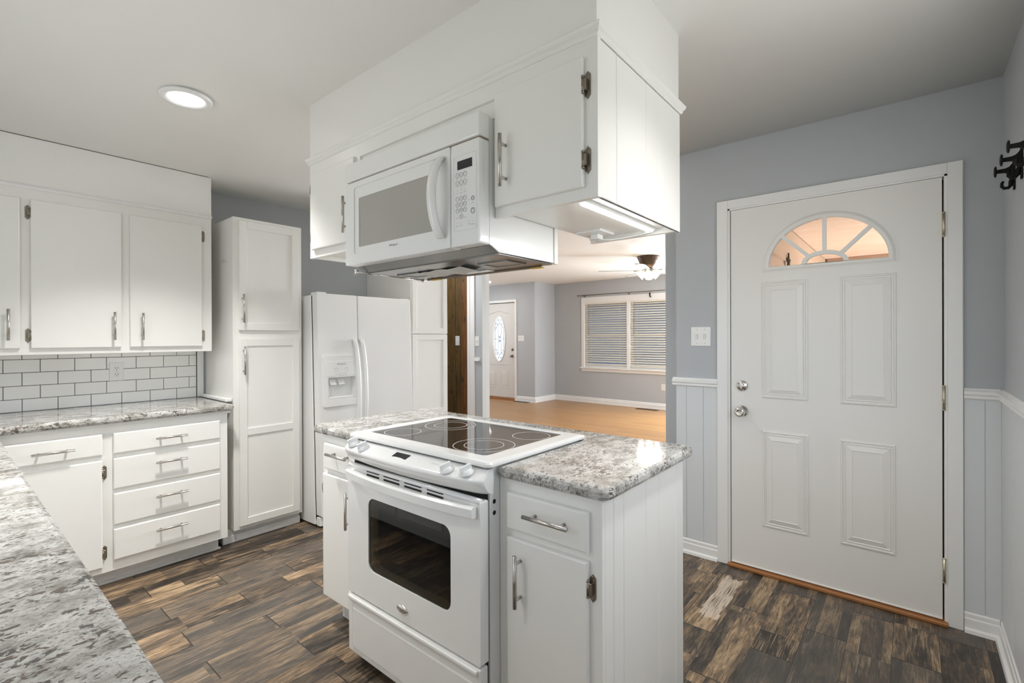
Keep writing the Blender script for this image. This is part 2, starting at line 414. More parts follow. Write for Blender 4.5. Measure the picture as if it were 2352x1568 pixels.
def shaker(fr, u0, u1, v0, v1, w0, th=.019, st=.05, rails=(), recess=.008):
    """frame-and-panel door mesh; rails = [(v0,v1)] extra middle rails"""
    m = MB()
    m.box(fr, u0+st-.002, u1-st+.002, v0+st-.002, v1-st+.002, w0, w0+th-recess)
    m.slab(fr, u0, u0+st, v0, v1, w0, w0+th, .002); m.slab(fr, u1-st, u1, v0, v1, w0, w0+th, .002)
    m.slab(fr, u0+st, u1-st, v0, v0+st, w0, w0+th, .002); m.slab(fr, u0+st, u1-st, v1-st, v1, w0, w0+th, .002)
    for a, b in rails: m.slab(fr, u0+st, u1-st, a, b, w0, w0+th, .002)
    return m
def faceframe(m, fr, u0, u1, v0, v1, opens, w0, w1):
    """solid front board with through openings is simplified to strips around the openings"""
    m.box(fr, u0, u1, v0, v1, w0, w1, .0015)
def outlet_plate(name, fr, u, v, label, cat, kind='outlet', gangs=1, group=None, wd=.07, ht=.115, mat=None):
    t = thing(name, label, cat, fr(u, v, 0), group)
    W2 = wd/2+(gangs-1)*.023
    m = MB(); m.slab(fr, u-W2, u+W2, v-ht/2, v+ht/2, 0, .006, .003); m.build('cover_plate', mat or M_plastic, t)
    for g in range(gangs):
        uu = u+(g-(gangs-1)/2)*.046
        if kind == 'outlet':
            for q in (-.02, .02):
                m = MB(); d = MB()
                m.prism(fr, rrect(uu-.0165, uu+.0165, v+q-.014, v+q+.014, .008, 3), .005, .0078)
                for du in (-.0065, .0065): d.box(fr, uu+du-.0012, uu+du+.0012, v+q-.001, v+q+.008, .0076, .0084)
                d.lathe(fr(uu, v+q-.007, .0076), fr(0, 0, 1)-fr(0, 0, 0), [(.0024, 0), (.0024, .0008)], 8)
                d.build('slots', M_dark, m.build('socket', M_plastic, t))
        else:
            m = MB(); m.box(fr, uu-.005, uu+.005, v-.012, v+.012, .005, .0075); m.box(fr, uu-.0035, uu+.0035, v-.002, v+.011, .006, .014, .001)
            m.build('toggle', M_plastic, t)
            d = MB(); d.ring(fr, [(uu-.0062, v-.0135), (uu+.0062, v-.0135), (uu+.0062, v+.0135), (uu-.0062, v+.0135)], [(uu-.0048, v-.0118), (uu+.0048, v-.0118), (uu+.0048, v+.0118), (uu-.0048, v+.0118)], .0058, .0066)
            d.build('toggle_slot', M_print, t)
        for q in ((-.042, .042) if kind != 'outlet' else (0,)):
            sc = MB(); sc.lathe(fr(uu, v+q, .0058), fr(0, 0, 1)-fr(0, 0, 0), [(.003, 0), (.0025, .001)], 8)
            sc.build('screw', M_nickel, t)
    return t

# ------------------------------------------------------------------ room shell
XW, YW, ZC = .305, 2.975, 2.449
XL_ = -3.85                       # left wall
# floors
m = MB(); m.box(WLD, -3.95, .45, -.62, 3.0, -.06, 0); struct(m.build('floor', M_floor), 'dark wood-look plank tile kitchen floor')
m = MB(); m.box(WLD, -9.2, .45, 3.0, 8.7, -.06, 0); struct(m.build('floor', M_honey), 'honey laminate living room floor')
# kitchen ceiling (dips a little toward the left wall)
m = MB(); xs = [-3.95, -3.6, -3.4, -3.2, -3.0, -2.8, -2.6, -2.4, -2.2, 0, .45]
def zc(x):
    t = max(0, min(1, (-2.3-x)/1.15)); t = t*t*(3-2*t); return ZC-.083*t
m.loft([[Vector((x, -.62, zc(x))), Vector((x, 3.0, zc(x))), Vector((x, 3.0, 2.56)), Vector((x, -.62, 2.56))] for x in xs], True, True, True)
o = m.build('ceiling', M_ceil); struct(o, 'white painted kitchen ceiling')
for p in o.data.polygons: p.use_smooth = abs(p.normal.z) > .9
m = MB(); m.box(WLD, -9.2, .45, 3.0, 8.7, ZC, 2.56); struct(m.build('ceiling', M_ceil), 'white painted living room ceiling')
# walls
m = MB(); m.box(WLD, -3.95, XL_, -.62, 3.06, 0, 2.45); struct(m.build('wall_left', M_wall), 'grey painted wall behind the tall cabinets')
m = MB(); m.box(WLD, XW, .45, 2.25, 3.09, 0, ZC); m.box(WLD, XW, .45, .9, 1.1, 0, ZC); m.box(WLD, XW, .45, 1.1, 2.25, 0, 1.1); m.box(WLD, XW, .45, 1.1, 2.25, 2.05, ZC); m.box(WLD, XW, .45, -.62, -.2, 0, ZC); m.box(WLD, XW, .45, -.2, .9, 0, .95); m.box(WLD, XW, .45, -.2, .9, 2.05, ZC); struct(m.build('wall_right', M_wall), 'grey painted wall with the coat hooks')
m = MB()
m.box(WLD, -3.95, -2.6, -.62, -.5, 0, 2.45); m.box(WLD, -1.2, .45, -.62, -.5, 0, 2.45)
m.box(WLD, -2.6, -1.2, -.62, -.5, 0, 1.05); m.box(WLD, -2.6, -1.2, -.62, -.5, 2.05, 2.45)
struct(m.build('wall_front', M_wall), 'grey painted wall behind the camera')
m = MB(); m.box(WLD, -1.135, -.822, YW, 3.09, 0, ZC); m.box(WLD, .119, XW, YW, 3.09, 0, ZC); m.box(WLD, -.822, .119, YW, 3.09, 2.062, ZC)
struct(m.build('wall_back', M_wall), 'grey painted wall around the entry door with the fanlight')
m = MB(); m.box(WLD, -3.85, -3.42, YW, 3.06, 0, ZC); struct(m.build('wall_partition', M_wall), 'short grey wall behind the far tall cabinet')
m = MB(); m.box(WLD, -2.787, -2.745, 2.965, 3.012, 0, ZC, .003); struct(m.build('trim_1', M_trim), 'white painted post at the living room opening')
# hall wall seen between the tall cabinet and the post
for a, b, c, l in ((-4.075, -3.852, 0, 'grey hall wall beside the knotty wood panel'), (-9.0, -4.625, 0, 'grey hall wall left of the knotty wood panel'), (-4.625, -4.075, 2.065, 'grey hall wall over the knotty wood panel')):
    m = MB(); m.box(WLD, a, b, 4.10, 4.20, c, ZC); struct(m.build('wall_hall', M_wall), l)
m = MB(); m.box(WLD, -4.078, -3.965, 4.082, 4.10, 0, 2.15, .003); m.box(WLD, -4.70, -3.965, 4.08, 4.10, 2.06, 2.15, .003)
m.box(WLD, -4.078, -4.035, 4.075, 4.085, 0, 2.06, .003); struct(m.build('trim_2', M_trim), 'white casing beside the knotty wood panel')
m = MB(); m.box(WLD, -3.965, -3.88, 4.075, 4.10, 1.045, 1.06, .003); m.box(WLD, -3.965, -3.88, 4.085, 4.10, 1.06, 1.09, .003); struct(m.build('trim_3', M_trim), 'stub of white chair rail on the hall wall')
t = thing('wood_panel', 'knotty dark-stained pine plank panel in the hall, behind the fridge', 'wood panel', (-4.35, 4.12, 0))
for a, b in ((-4.62, -4.44), (-4.437, -4.305), (-4.30, -4.20)): m = MB(); m.box(WLD, a, b, 4.10, 4.14, 0, 2.06, .004); m.build('plank', M_knotty, t)
m = MB(); m.box(WLD, -4.198, -4.155, 4.092, 4.14, 0, 2.06, .005); m.box(WLD, -4.153, -4.08, 4.085, 4.14, 0, 2.06, .004); lab(m.build('edge_strip', M_orange, t), 'redder stained edge strip')
outlet_plate('light_switch', F('-y', 4.0995), -4.262, 1.285, 'grey switch plate on the knotty wood panel', 'light switch', 'switch', mat=M_printl)
outlet_plate('light_switch', F('-y', 4.10), -3.935, 1.278, 'white switch plate on the sliver of hall wall above the chair rail stub', 'light switch', 'switch')
# living room shell
m = MB()
for a, b, c, d in ((-9.1, -5.16, 0, ZC), (-1.2, -1.13, 0, ZC), (-5.16, -1.2, 0, .70), (-5.16, -1.2, 2.075, ZC)): m.box(WLD, a, b, 8.5, 8.62, c, d)
struct(m.build('wall_living_back', M_wall), 'grey living room wall around the window')
m = MB(); m.box(WLD, -9.1, -7.335, 7.8, 7.92, 0, ZC); m.box(WLD, -6.39, -5.87, 7.8, 7.92, 0, ZC); m.box(WLD, -7.335, -6.39, 7.8, 7.92, 2.06, ZC); m.box(WLD, -6.0, -5.87, 7.92, 8.5, 0, ZC)
struct(m.build('wall_living_entry', M_wall), 'grey wall beside the front door with its corner return')
m = MB(); m.box(WLD, -9.1, -9.0, 3.0, 8.6, 0, ZC); struct(m.build('wall_living_left', M_wall), 'grey living room wall at the far left')
m = MB(); m.box(WLD, -1.25, -1.135, 3.09, 8.5, 0, ZC); struct(m.build('wall_living_right', M_wall), 'grey living room wall toward the porch')
m = MB(); m.box(WLD, -9.1, -3.95, 3.0, 3.06, 0, ZC); struct(m.build('wall_hall_near', M_wall), 'grey near wall of the hall')

def simple_window(n, fr, u0, u1, v0, v1):  # unseen window, added as an opening for rear fill
    q = thing('window_%d' % n, 'added white kitchen window behind the camera, unseen', 'window', fr((u0+u1)/2, v0, 0)); q['kind'] = 'structure'
    m = MB(); m.ring(fr, [(u0, v0), (u1, v0), (u1, v1), (u0, v1)], [(u0+.05, v0+.05), (u1-.05, v0+.05), (u1-.05, v1-.05), (u0+.05, v1-.05)], -.09, -.03)
    m.box(fr, u0+.05, u1-.05, (v0+v1)/2-.02, (v0+v1)/2+.02, -.08, -.04); m.build('window_frame', M_trim, q)
    m = MB(); m.box(fr, u0+.04, u1-.04, v0+.04, v1-.04, -.064, -.06); m.build('glass_pane', M_glass, q)
simple_window(2, F('-x', XW), -.9, .2, .95, 2.05) if False else simple_window(2, F('+y', -.5), -2.6, -1.2, 1.05, 2.05)
q = None
m = MB(); m.box(WLD, .36, .40, -.2, .9, .95, 1.0); m.box(WLD, .36, .40, -.2, .9, 2.0, 2.05); m.box(WLD, .36, .40, -.2, -.15, 1.0, 2.0); m.box(WLD, .36, .40, .85, .9, 1.0, 2.0); m.box(WLD, .365, .395, -.15, .85, 1.48, 1.52)
struct(m.build('window_3', M_trim), 'added white side window beside the camera, unseen')  # unseen window, added to let more light in
m = MB(); m.box(WLD, .36, .40, 1.1, 2.25, 1.1, 1.15); m.box(WLD, .36, .40, 1.1, 2.25, 2.0, 2.05); m.box(WLD, .36, .40, 1.1, 1.15, 1.15, 2.0); m.box(WLD, .36, .40, 2.2, 2.25, 1.15, 2.0)
struct(m.build('window_4', M_trim), 'added white side window between the camera and the coat hooks, unseen')  # unseen window, added to go with the side fill lamp
# ------------------------------------------------------------------ baseboards, chair rails, wainscot
def molding(name, fr, u0, u1, prof, mat, label):
    """prof: (v,w) outline extruded along u"""
    m = MB(); m.loft([[fr(u, v, w) for v, w in prof] for u in (u0, u1)]); return struct(m.build(name, mat), label)
BASE = [(0, 0), (0, .030), (.014, .027), (.020, .016), (.058, .016), (.064, .012), (.080, .012), (.088, .006), (.088, 0)]
RAIL = [(1.038, 0), (1.038, .008), (1.046, .018), (1.056, .014), (1.064, .022), (1.076, .022), (1.082, .012), (1.09, .006), (1.09, 0)]
RAIL2 = [(v-.013, w) for v, w in RAIL]
frB = F('-y', YW)
molding('baseboard_back_left', frB, -1.135, -.885, BASE, M_trim, 'white baseboard left of the entry door')
molding('baseboard_back_right', frB, .178, XW-.013, BASE, M_trim, 'white baseboard right of the entry door')
molding('baseboard_right', F('-x', XW), -.5, YW, BASE, M_trim, 'white baseboard under the coat hooks')
molding('trim_5', frB, -1.155, -.885, [(v-.018, w) for v, w in RAIL], M_trim, 'white chair rail left of the entry door')
molding('trim_6', frB, .178, XW-.01, RAIL, M_trim, 'white chair rail right of the entry door')
molding('trim_7', F('-x', XW), -.5, YW-.005, RAIL, M_trim, 'white chair rail on the right wall')
def bead(name, fr, edges, v0, v1, mat, label, w=.007, g=.0022):
    m = MB()
    for a, b in zip(edges[:-1], edges[1:]): m.slab(fr, a+g/2, b-g/2, v0, v1, 0, w, .0015, 1)
    m.box(fr, edges[0], edges[-1], v0, v1, 0, w-.004)
    return struct(m.build(name, mat), label)
bead('trim_8', frB, [-1.135, -1.07, -.968, -.886], .085, 1.025, M_wains, 'pale grooved wainscot left of the entry door')
bead('trim_9', frB, [.178, .247, .30], .085, 1.04, M_wains, 'pale grooved wainscot right of the entry door')
bead('trim_10', F('-x', XW), [-.5, 0, .3, .6, .9, 1.2, 1.5, 1.8, 2.1, 2.4, 2.66, 2.97], .085, 1.04, M_wains, 'pale wainscot on the right wall')
LB = [(0, 0), (0, .022), (.02, .018), (.07, .016), (.078, .012), (.10, .010), (.108, 0)]
molding('baseboard_living_back', F('-y', 8.5), -5.87, -1.25, LB, M_trim, 'white baseboard under the living room window')
molding('baseboard_entry', F('-y', 7.8), -6.343, -5.865, LB, M_trim, 'white baseboard beside the front door')
molding('baseboard_return', F('+x', -5.87), 7.785, 8.5, LB, M_trim, 'white baseboard on the corner return')

# ------------------------------------------------------------------ kitchen entry door
DX0, DX1, DZ0, DZ1, DY = -.8085, .1055, .022, 2.052, 2.965
dfr = F('-y', DY)
door = thing('door_1', 'white four-panel steel door with a fanlight', 'door', ((DX0+DX1)/2, DY, 0)); door['kind'] = 'structure'
PANELS = [(-.648, -.424, .982, 1.628), (-.284, -.058, .980, 1.630), (-.646, -.423, .266, .801), (-.284, -.061, .266, .800)]
FAN = (-.350, 1.708, .263, .233)   # centre x, base z, radius x, radius z of the glass
def door_slab():
    m = MB(); cx, cz, rx, rz = FAN
    # plates around the glazed half round
    z0, z1 = cz-.012, cz+rz+.012; n = 28
    arc = [(cx+(rx+.004)*math.cos(PI*k/n), cz+(rz+.004)*math.sin(PI*k/n)) for k in range(n+1)]
    th0, th1 = -.040, 0
    def strip(pts, w0, w1): m.prism(dfr, pts, w0, w1)
    m.box(dfr, DX0, DX1, DZ0, cz, th0, th1)
    m.box(dfr, DX0, cx-rx-.004, cz, DZ1, th0, th1); m.box(dfr, cx+rx+.004, DX1, cz, DZ1, th0, th1)
    for a, b in zip(arc[:-1], arc[1:]): strip([(b[0], b[1]), (a[0], a[1]), (a[0], DZ1), (b[0], DZ1)], th0, th1)
    # embossed panels
    for u0, u1, v0, v1 in PANELS:
        def rect(d): return [(u0+d, v0+d), (u1-d, v0+d), (u1-d, v1-d), (u0+d, v1-d)]
        secs = []
        for d, w in ((0, .0001), (.003, .006), (.009, .0075), (.013, .0005), (.019, .0005), (.022, .007), (.026, .0045), (.050, .0125), (.053, .010)):
            secs.append([dfr(u, v, w) for u, v in rect(d)])
        m.loft(secs, True, True)
    return m.build('slab', M_door, door)
door_slab()
def fanlight():
    cx, cz, rx, rz = FAN; n = 32
    def arcp(k, ax, az, dz=0): return [(cx+ax*math.cos(PI*i/n), cz+dz+az*math.sin(PI*i/n)) for i in range(n+1)]
    m = MB()
    secs = []
    for (e, w) in ((0, -.01), (0, .010), (.005, .013), (.016, .013), (.024, .008), (.030, .004), (.036, .004), (.036, -.002)):
        pts = arcp(0, rx+e, rz+e)
        pts = [(cx+rx+e, cz-.002-e*.75)]+pts+[(cx-rx-e, cz-.002-e*.75)]
        secs.append([dfr(u, v, w) for u, v in pts])
    m.loft(secs, True, False)
    # inner hub arc and spokes
    hub = .082; th = .022
    m.ring(dfr, [(cx+(hub+th)*math.cos(PI*i/16), cz+.063*math.sin(PI*i/16)) for i in range(17)], [(cx+hub*math.cos(PI*i/16), cz+.042*math.sin(PI*i/16)) for i in range(17)], -.006, .010)
    for a in (43, 90, 137):
        t = math.radians(a); d = Vector((math.cos(t), math.sin(t))); q = Vector((-d.y, d.x))*.0095
        A = Vector((cx, cz))+Vector((d.x*(hub+.01), d.y*.052)); B = Vector((cx, cz))+Vector((d.x*(rx+.003), d.y*(rz+.003)))
        m.prism(dfr, [tuple(A-q), tuple(B-q), tuple(B+q), tuple(A+q)], -.005, .0095)
    m.build('fanlight_frame', M_door, door)
    g = MB(); g.prism(dfr, [(cx+rx*math.cos(PI*i/n), cz+rz*math.sin(PI*i/n)) for i in range(n+1)], -.022, -.018); g.build('glass_pane', M_glass, door)
fanlight()
# deadbolt and knob
o = MB(); o.lathe(dfr(-.749, 1.043, 0), (0, -1, 0), [(.031, 0), (.031, .004), (.027, .009), (.017, .012), (.012, .016)], 32); lab(o.build('deadbolt', M_chrome, door), 'round chrome deadbolt with a thumb turn'); 
dbolt = [c for c in door.children if c.name.startswith('deadbolt')][0]
o = MB(); o.loft([[dfr(-.749+a*.004*s, 1.043+b*s2, w) for a, b, s, s2 in ((-1, -.016, 1, 1), (1, -.016, 1, 1), (1.2, .020, 1, 1), (-1.2, .020, 1, 1))] for w in (.012, .024)]); o.build('thumb_turn', M_chrome, dbolt)
o = MB(); o.lathe(dfr(-.750, .899, 0), (0, -1, 0), [(.033, 0), (.033, .004), (.030, .010), (.014, .016), (.012, .034), (.022, .040), (.028, .050), (.028, .058), (.022, .066), (.012, .0665), (.011, .064), (.0065, .064)], 32)
lab(o.build('door_knob', M_chrome, door), 'round chrome door knob')
for z in (1.834, 1.04, .25):
    o = MB(); o.tube([dfr(.1115, z-.052, .006), dfr(.1115, z+.052, .006)], .006, 10)
    for k in (-.018, .018): o.box(dfr, .1055, .1175, z+k-.0006, z+k+.0006, .002, .0127)
    o.box(dfr, .1058, .1172, z-.05, z+.05, -.004, .004)
    o.lathe(dfr(.1115, z+.052, .006), (0, 0, 1), [(.006, 0), (.0075, .002), (.004, .006)], 10); o.lathe(dfr(.1115, z-.052, .006), (0, 0, -1), [(.006, 0), (.0075, .002), (.004, .006)], 10)
    o.build('hinge', M_brass, door)
o = MB(); o.box(dfr, DX0, DX1, .022, .030, 0, .006, .002); o.build('bottom_sweep', M_door, door)
# casing, jamb, threshold
def casing():
    m = MB(); cf = F('-y', YW)
    a, b, zt = -.885, .176, 2.113; i0, i1, it = -.826, .124, 2.064
    for (u0, u1) in ((a, i0), (i1, b)):
        m.slab(cf, u0, u1, 0, zt, 0, .020, .003)
    m.slab(cf, i0, i1, it, zt, 0, .020, .003)
    m.box(cf, i0, i0+.012, 0, it, -.10, .013, .001); m.box(cf, i1-.012, i1, 0, it, -.10, .013, .001); m.box(cf, i0, i1, it-.010, it, -.10, .013, .001)
    struct(m.build('trim_11', M_trim), 'white casing and jamb around the entry door')
    d = MB(); d.box(cf, i0+.012, i1-.012, .0, it-.01, -.075, -.055); 
    # weather strip behind the slab edges only
    d = MB(); d.box(cf, i0+.012, i0+.026, .02, it-.012, -.07, -.045); d.box(cf, i1-.026, i1-.012, .02, it-.012, -.07, -.045); d.box(cf, i0+.012, i1-.012, it-.026, it-.012, -.07, -.045)
    struct(d.build('trim_12', M_dark), 'dark weather strip around the entry door')
casing()
m = MB(); m.box(WLD, -.826, .124, 2.935, 3.09, 0, .018, .004); tag(m.build('door_threshold', M_thresh), 'orange-brown stained wood threshold under the entry door', 'threshold')
outlet_plate('light_switch', F('-y', YW), -.984, 1.325, 'white double switch plate left of the entry door', 'light switch', 'switch', 2)
o = MB(); fx = F('-x', XW)
# ------------------------------------------------------------------ coat hooks
hooks = [(2.66, 'black iron coat hook on the right wall, farthest from the camera and lowest in view'), (2.495, 'black iron coat hook on the right wall, middle of the three'), (2.33, 'black iron coat hook on the right wall, nearest and highest in view')]
for y, l in hooks:
    t = thing('coat_hook', l, 'coat hook', (XW, y, 1.90), 'black coat hooks on the right wall')
    m = MB(); z = 1.963
    m.box(WLD, XW-.006, XW-.0005, y-.010, y+.010, 1.885, 2.012, .002)
    m.loft([[Vector((XW-w, y-e, a)), Vector((XW-w, y+e, a)), Vector((XW-w, y+e, b)), Vector((XW-w, y-e, b))] for w, a, b, e in ((.004, 1.930, 2.000, .009), (.010, 1.938, 1.984, .008), (.018, 1.948, 1.974, .0075), (.028, 1.955, 1.970, .007), (.052, 1.957, 1.969, .006))], True, True)
    m.tube([(XW-.006, y, 1.935), (XW-.012, y, 1.918), (XW-.013, y, 1.903), (XW-.019, y, 1.895), (XW-.030, y, 1.895), (XW-.037, y, 1.903), (XW-.036, y, 1.916), (XW-.032, y, 1.922)], [.008, .007, .0065, .006, .006, .0055, .005, .004], 10)
    m.build('hook_arm', M_black, t)
    m = MB(); m.lathe((XW-.050, y, z), (-1, 0, 0), [(.006, 0), (.020, .002), (.022, .005), (.016, .008), (.004, .009)], 20); m.build('knob', M_black, t)

# ------------------------------------------------------------------ left upper cabinets + soffit
UF = F('+x', -3.50)
m = MB(); m.box(WLD, -3.849, -3.50, -.5, 1.165, 2.105, 2.362); m.box(WLD, -3.50, -3.499, 1.153, 1.165, 2.10, 2.362)
struct(m.build('wall_soffit_left', M_soffit), 'white soffit above the left wall cabinets')
m = MB(); m.box(WLD, -3.50, -3.4985, -.5, 1.15, 2.3645, 2.3665); struct(m.build('trim_19', M_cord), 'dark hairline gap between the left soffit and the ceiling')
molding('trim_13', UF, -.5, 1.165, [(2.096, 0), (2.096, .010), (2.104, .016), (2.112, .012), (2.118, .004), (2.118, 0)], M_trim, 'thin white moulding over the left wall cabinets')
t = thing('wall_cabinet', 'long white wall cabinet above the tiled backsplash on the left', 'cabinet', (-3.67, .33, 1.24))
m = MB(); m.box(WLD, -3.849, -3.518, -.5, 1.160, 1.262, 2.104); m.box(UF, -.5, 1.166, 1.241, 2.098, -.02, 0, .0015); m.box(WLD, -3.849, -3.51, 1.146, 1.163, 1.243, 2.1)
m.build('body', M_cab, t)
for u0, u1, hu, hs in ((-.085, .290, .246, 0), (.329, .699, .6625, -1), (.738, 1.106, .7925, 1)):
    m = MB(); m.slab(UF, u0, u1, 1.275, 2.041, .001, .018, .004); d = m.build('door', M_cab, t)
    pull(d, UF, hu, 1.395, .157, True, .018, .030, .0062, .05)
    if hs:
        uu = u0 if hs < 0 else u1
        for z in (1.975, 1.342): hinge(d, UF, uu, z, hs, .075, .0)
q = thing('led_light_bar', 'added thin LED bar, unseen behind the lower lip of the long left wall cabinet', 'light', (-3.56, .4, 1.25))
m = MB(); m.box(WLD, -3.575, -3.545, -.3, 1.10, 1.252, 1.262, .002); m.build('housing', M_plastic, q)
lamp('fill_backsplash', 'AREA', (-3.56, .4, 1.249), 1.5, (1, 1, 1), .02, 1.35, (0, -.5, 0))  # bar and lamp are added, unseen, to brighten the tile
# ------------------------------------------------------------------ tile backsplash
t = thing('tile_backsplash', 'white subway tile backsplash with dark grout above the left counter', 'backsplash', (-3.845, .35, .917))
m = MB(); m.box(WLD, -3.849, -3.842, -.45, 1.183, .917, 1.262); m.build('grout', M_grout, t)
m = MB(); tf = F('+x', -3.842); zr = [.913, .9865, 1.0605, 1.1345, 1.2085, 1.262]
for r in range(5):
    u = .3995 if r % 2 == 1 else .4735
    u -= .1475*7
    while u < 1.18:
        a, b = max(u+.0014, -.45), min(u+.1475-.0014, 1.180)
        if b-a > .01: m.slab(tf, a, b, max(zr[r]+.0014, .9175), zr[r+1]-.0014, 0, .0045, .0012, 1)
        u += .1475
m.build('tiles', M_tile, t)
outlet_plate('wall_outlet', F('+x', -3.837), .742, 1.118, 'white double outlet on the tile backsplash', 'outlet', 'outlet')
m = MB(); m.box(WLD, -3.849, -3.835, 1.186, 1.225, .917, 1.9, .002); struct(m.build('trim_14', M_trim), 'white filler strip between the tile and the pantry')
# ------------------------------------------------------------------ countertops
def counter(name, outline, label, z0=.878, z1=.916, holes=None):
    m = MB(); secs = []
    def ins(pts, d):
        n = len(pts); out = []
        for i in range(n):
            p0, p, p1 = Vector(pts[i-1]), Vector(pts[i]), Vector(pts[(i+1) % n])
            a = (p-p0).normalized(); b = (p1-p).normalized(); na = Vector((-a.y, a.x)); nb = Vector((-b.y, b.x))
            k = (na+nb); k = k/max(k.length_squared, 1e-6)*2
            out.append(tuple(p+k*d))
        return out
    for d, z in ((.012, z0), (.004, z0+.004), (0, z0+.013), (0, z1-.012), (.003, z1-.004), (.011, z1)):
        secs.append([Vector((x, y, z)) for x, y in ins(outline, d)])
    m.loft(secs, True, True)
    return tag(m.build(name, M_gran), label, 'countertop')
def arc(cx, cy, r, a0, a1, n=6): return [(cx+r*math.cos(math.radians(a0+(a1-a0)*k/n)), cy+r*math.sin(math.radians(a0+(a1-a0)*k/n))) for k in range(n+1)]
# CCW outline, left run + foreground run (one L)
counter('granite_countertop', [(-3.836, -.49), (-.30, -.49), (-.30, .18), (-3.20, .18), (-3.23, .21), (-3.23, 1.196), (-3.836, 1.196)], 'speckled granite countertop running from the left wall into the foreground')
# island top: U shape around the range
m_pts = arc(-.627-.032, 1.149+.032, .032, -90, 0)+arc(-.627-.03, 1.823-.03, .03, 0, 90)+arc(-2.185+.03, 1.823-.03, .03, 90, 180)+arc(-2.185+.03, 1.149+.03, .03, 180, 270)
isl = m_pts+[(-1.783, 1.149), (-1.783, 1.652), (-1.012, 1.652), (-1.012, 1.149)]
counter('granite_countertop', isl, 'speckled granite island top around the range')

# ------------------------------------------------------------------ base cabinets left
BF = F('+x', -3.27)
t = thing('base_cabinet', 'white base cabinet with a stack of four drawers beside the pantry', 'cabinet', (-3.5, .35, 0))
m = MB(); m.box(WLD, -3.849, -3.288, -.45, 1.165, .092, .876); m.box(BF, -.02, 1.173, .092, .866, -.018, 0, .0015); m.box(BF, -.02, 1.186, .862, .877, -.02, .012, .001); m.build('body', M_cab, t)
m = MB(); m.box(WLD, -3.40, -3.36, -.45, 1.15, 0, .094); m.box(WLD, -3.36, -3.345, -.02, 1.16, 0, .016, .004); m.build('toe_kick', M_toe, t)
def drawer(t, fr, u0, u1, v0, v1, hu, hv, hl, w=.018):
    m = MB(); m.slab(fr, u0, u1, v0, v1, .001, w, .006, 3); d = m.build('drawer', M_cab, t)
    pull(d, fr, hu, hv, hl, False, w, .030, .0062, hl*.33); return d
for v0, v1, hv in ((.714, .823, .768), (.527, .689, .634), (.337, .502, .444), (.151, .314, .257)): drawer(t, BF, .616, 1.126, v0, v1, .872, hv, .152)
drawer(t, BF, .10, .571, .715, .824, .381, .767, .156)
m = MB(); m.slab(BF, .10, .570, .126, .688, .001, .018, .006, 3); d = m.build('door', M_cab, t)
for z in (.621, .199): hinge(d, BF, .570, z, 1, .075)
# foreground base
t = thing('base_cabinet', 'white base cabinet under the foreground counter', 'cabinet', (-1.7, -.2, 0))
m = MB(); m.box(WLD, -3.20, -.33, -.47, .14, .095, .876); m.build('body', M_cab, t)
m = MB(); m.box(WLD, -3.19, -.36, -.42, .07, 0, .095); m.build('toe_kick', M_toe, t)
fy = F('+y', .14)
for k in range(6):
    a = -3.1+k*.46; m = MB(); m.slab(fy, a, a+.42, .13, .70, .001, .018, .005); d = m.build('door', M_cab, t); pull(d, fy, a+.36, .60, .15, True, .018)

# ------------------------------------------------------------------ pantry cabinet
PF = F('+x', -3.354)
t = thing('pantry_cabinet', 'tall white pantry cabinet with two panelled doors beside the fridge', 'cabinet', (-3.6, 1.46, 0))
m = MB(); m.box(WLD, -3.848, -3.372, 1.240, 1.690, .088, 2.105, .001); m.box(PF, 1.239, 1.690, .083, 2.107, -.018, 0, .0015); m.build('body', M_cab, t)
m = MB(); m.box(WLD, -3.83, -3.40, 1.19, 1.69, 0, .086); m.box(WLD, -3.40, -3.385, 1.185, 1.69, 0, .05, .004); m.build('toe_kick', M_toe, t)
d = shaker(PF, 1.271, 1.662, 1.376, 2.085, .001, .018, .047).build('door', M_cab, t); pull(d, PF, 1.289, 1.516, .184, True, .018, .028, .0062, .065)
d = shaker(PF, 1.271, 1.664, .108, 1.319, .001, .018, .047, [(.690, .736)]).build('door', M_cab, t); pull(d, PF, 1.294, 1.180, .184, True, .018, .028, .0062, .065)
m = MB(); y = 1.239; m.tube([(-3.452, y, 1.824), (-3.46, y-.008, 1.824)] + [(-3.474+.012*math.cos(a), y-.012, 1.826+.012*math.sin(a)) for a in [math.radians(q) for q in range(0, 271, 30)]], .0013, 6)
tag(m.build('cup_hook', M_nickel), 'tiny bent metal cup hook screwed into the pantry side', 'hook')
m = MB(); m.box(WLD, -3.83, -3.37, 1.20, 1.237, .917, .937, .003); struct(m.build('trim_15', M_trim), 'white strip between the counter and the pantry side')

# ------------------------------------------------------------------ far tall cabinet
TF = F('+x', -3.215)
t = thing('tall_cabinet', 'tall white cabinet beyond the fridge, next to the knotty wood panel', 'cabinet', (-3.5, 2.74, 0))
m = MB(); m.box(WLD, -3.848, -3.23, 2.555, 2.95, .09, 2.358, .001); m.box(TF, 2.553, 2.952, .09, 2.358, -.016, 0, .0015); m.build('body', M_cab, t)
m = MB(); m.box(WLD, -3.83, -3.27, 2.56, 2.95, 0, .09); m.build('toe_kick', M_toe, t)
shaker(TF, 2.56, 2.948, 1.357, 2.33, .001, .017, .047).build('door', M_cab, t)
shaker(TF, 2.56, 2.948, .12, 1.350, .001, .017, .047, [(.655, .705)]).build('door', M_cab, t)

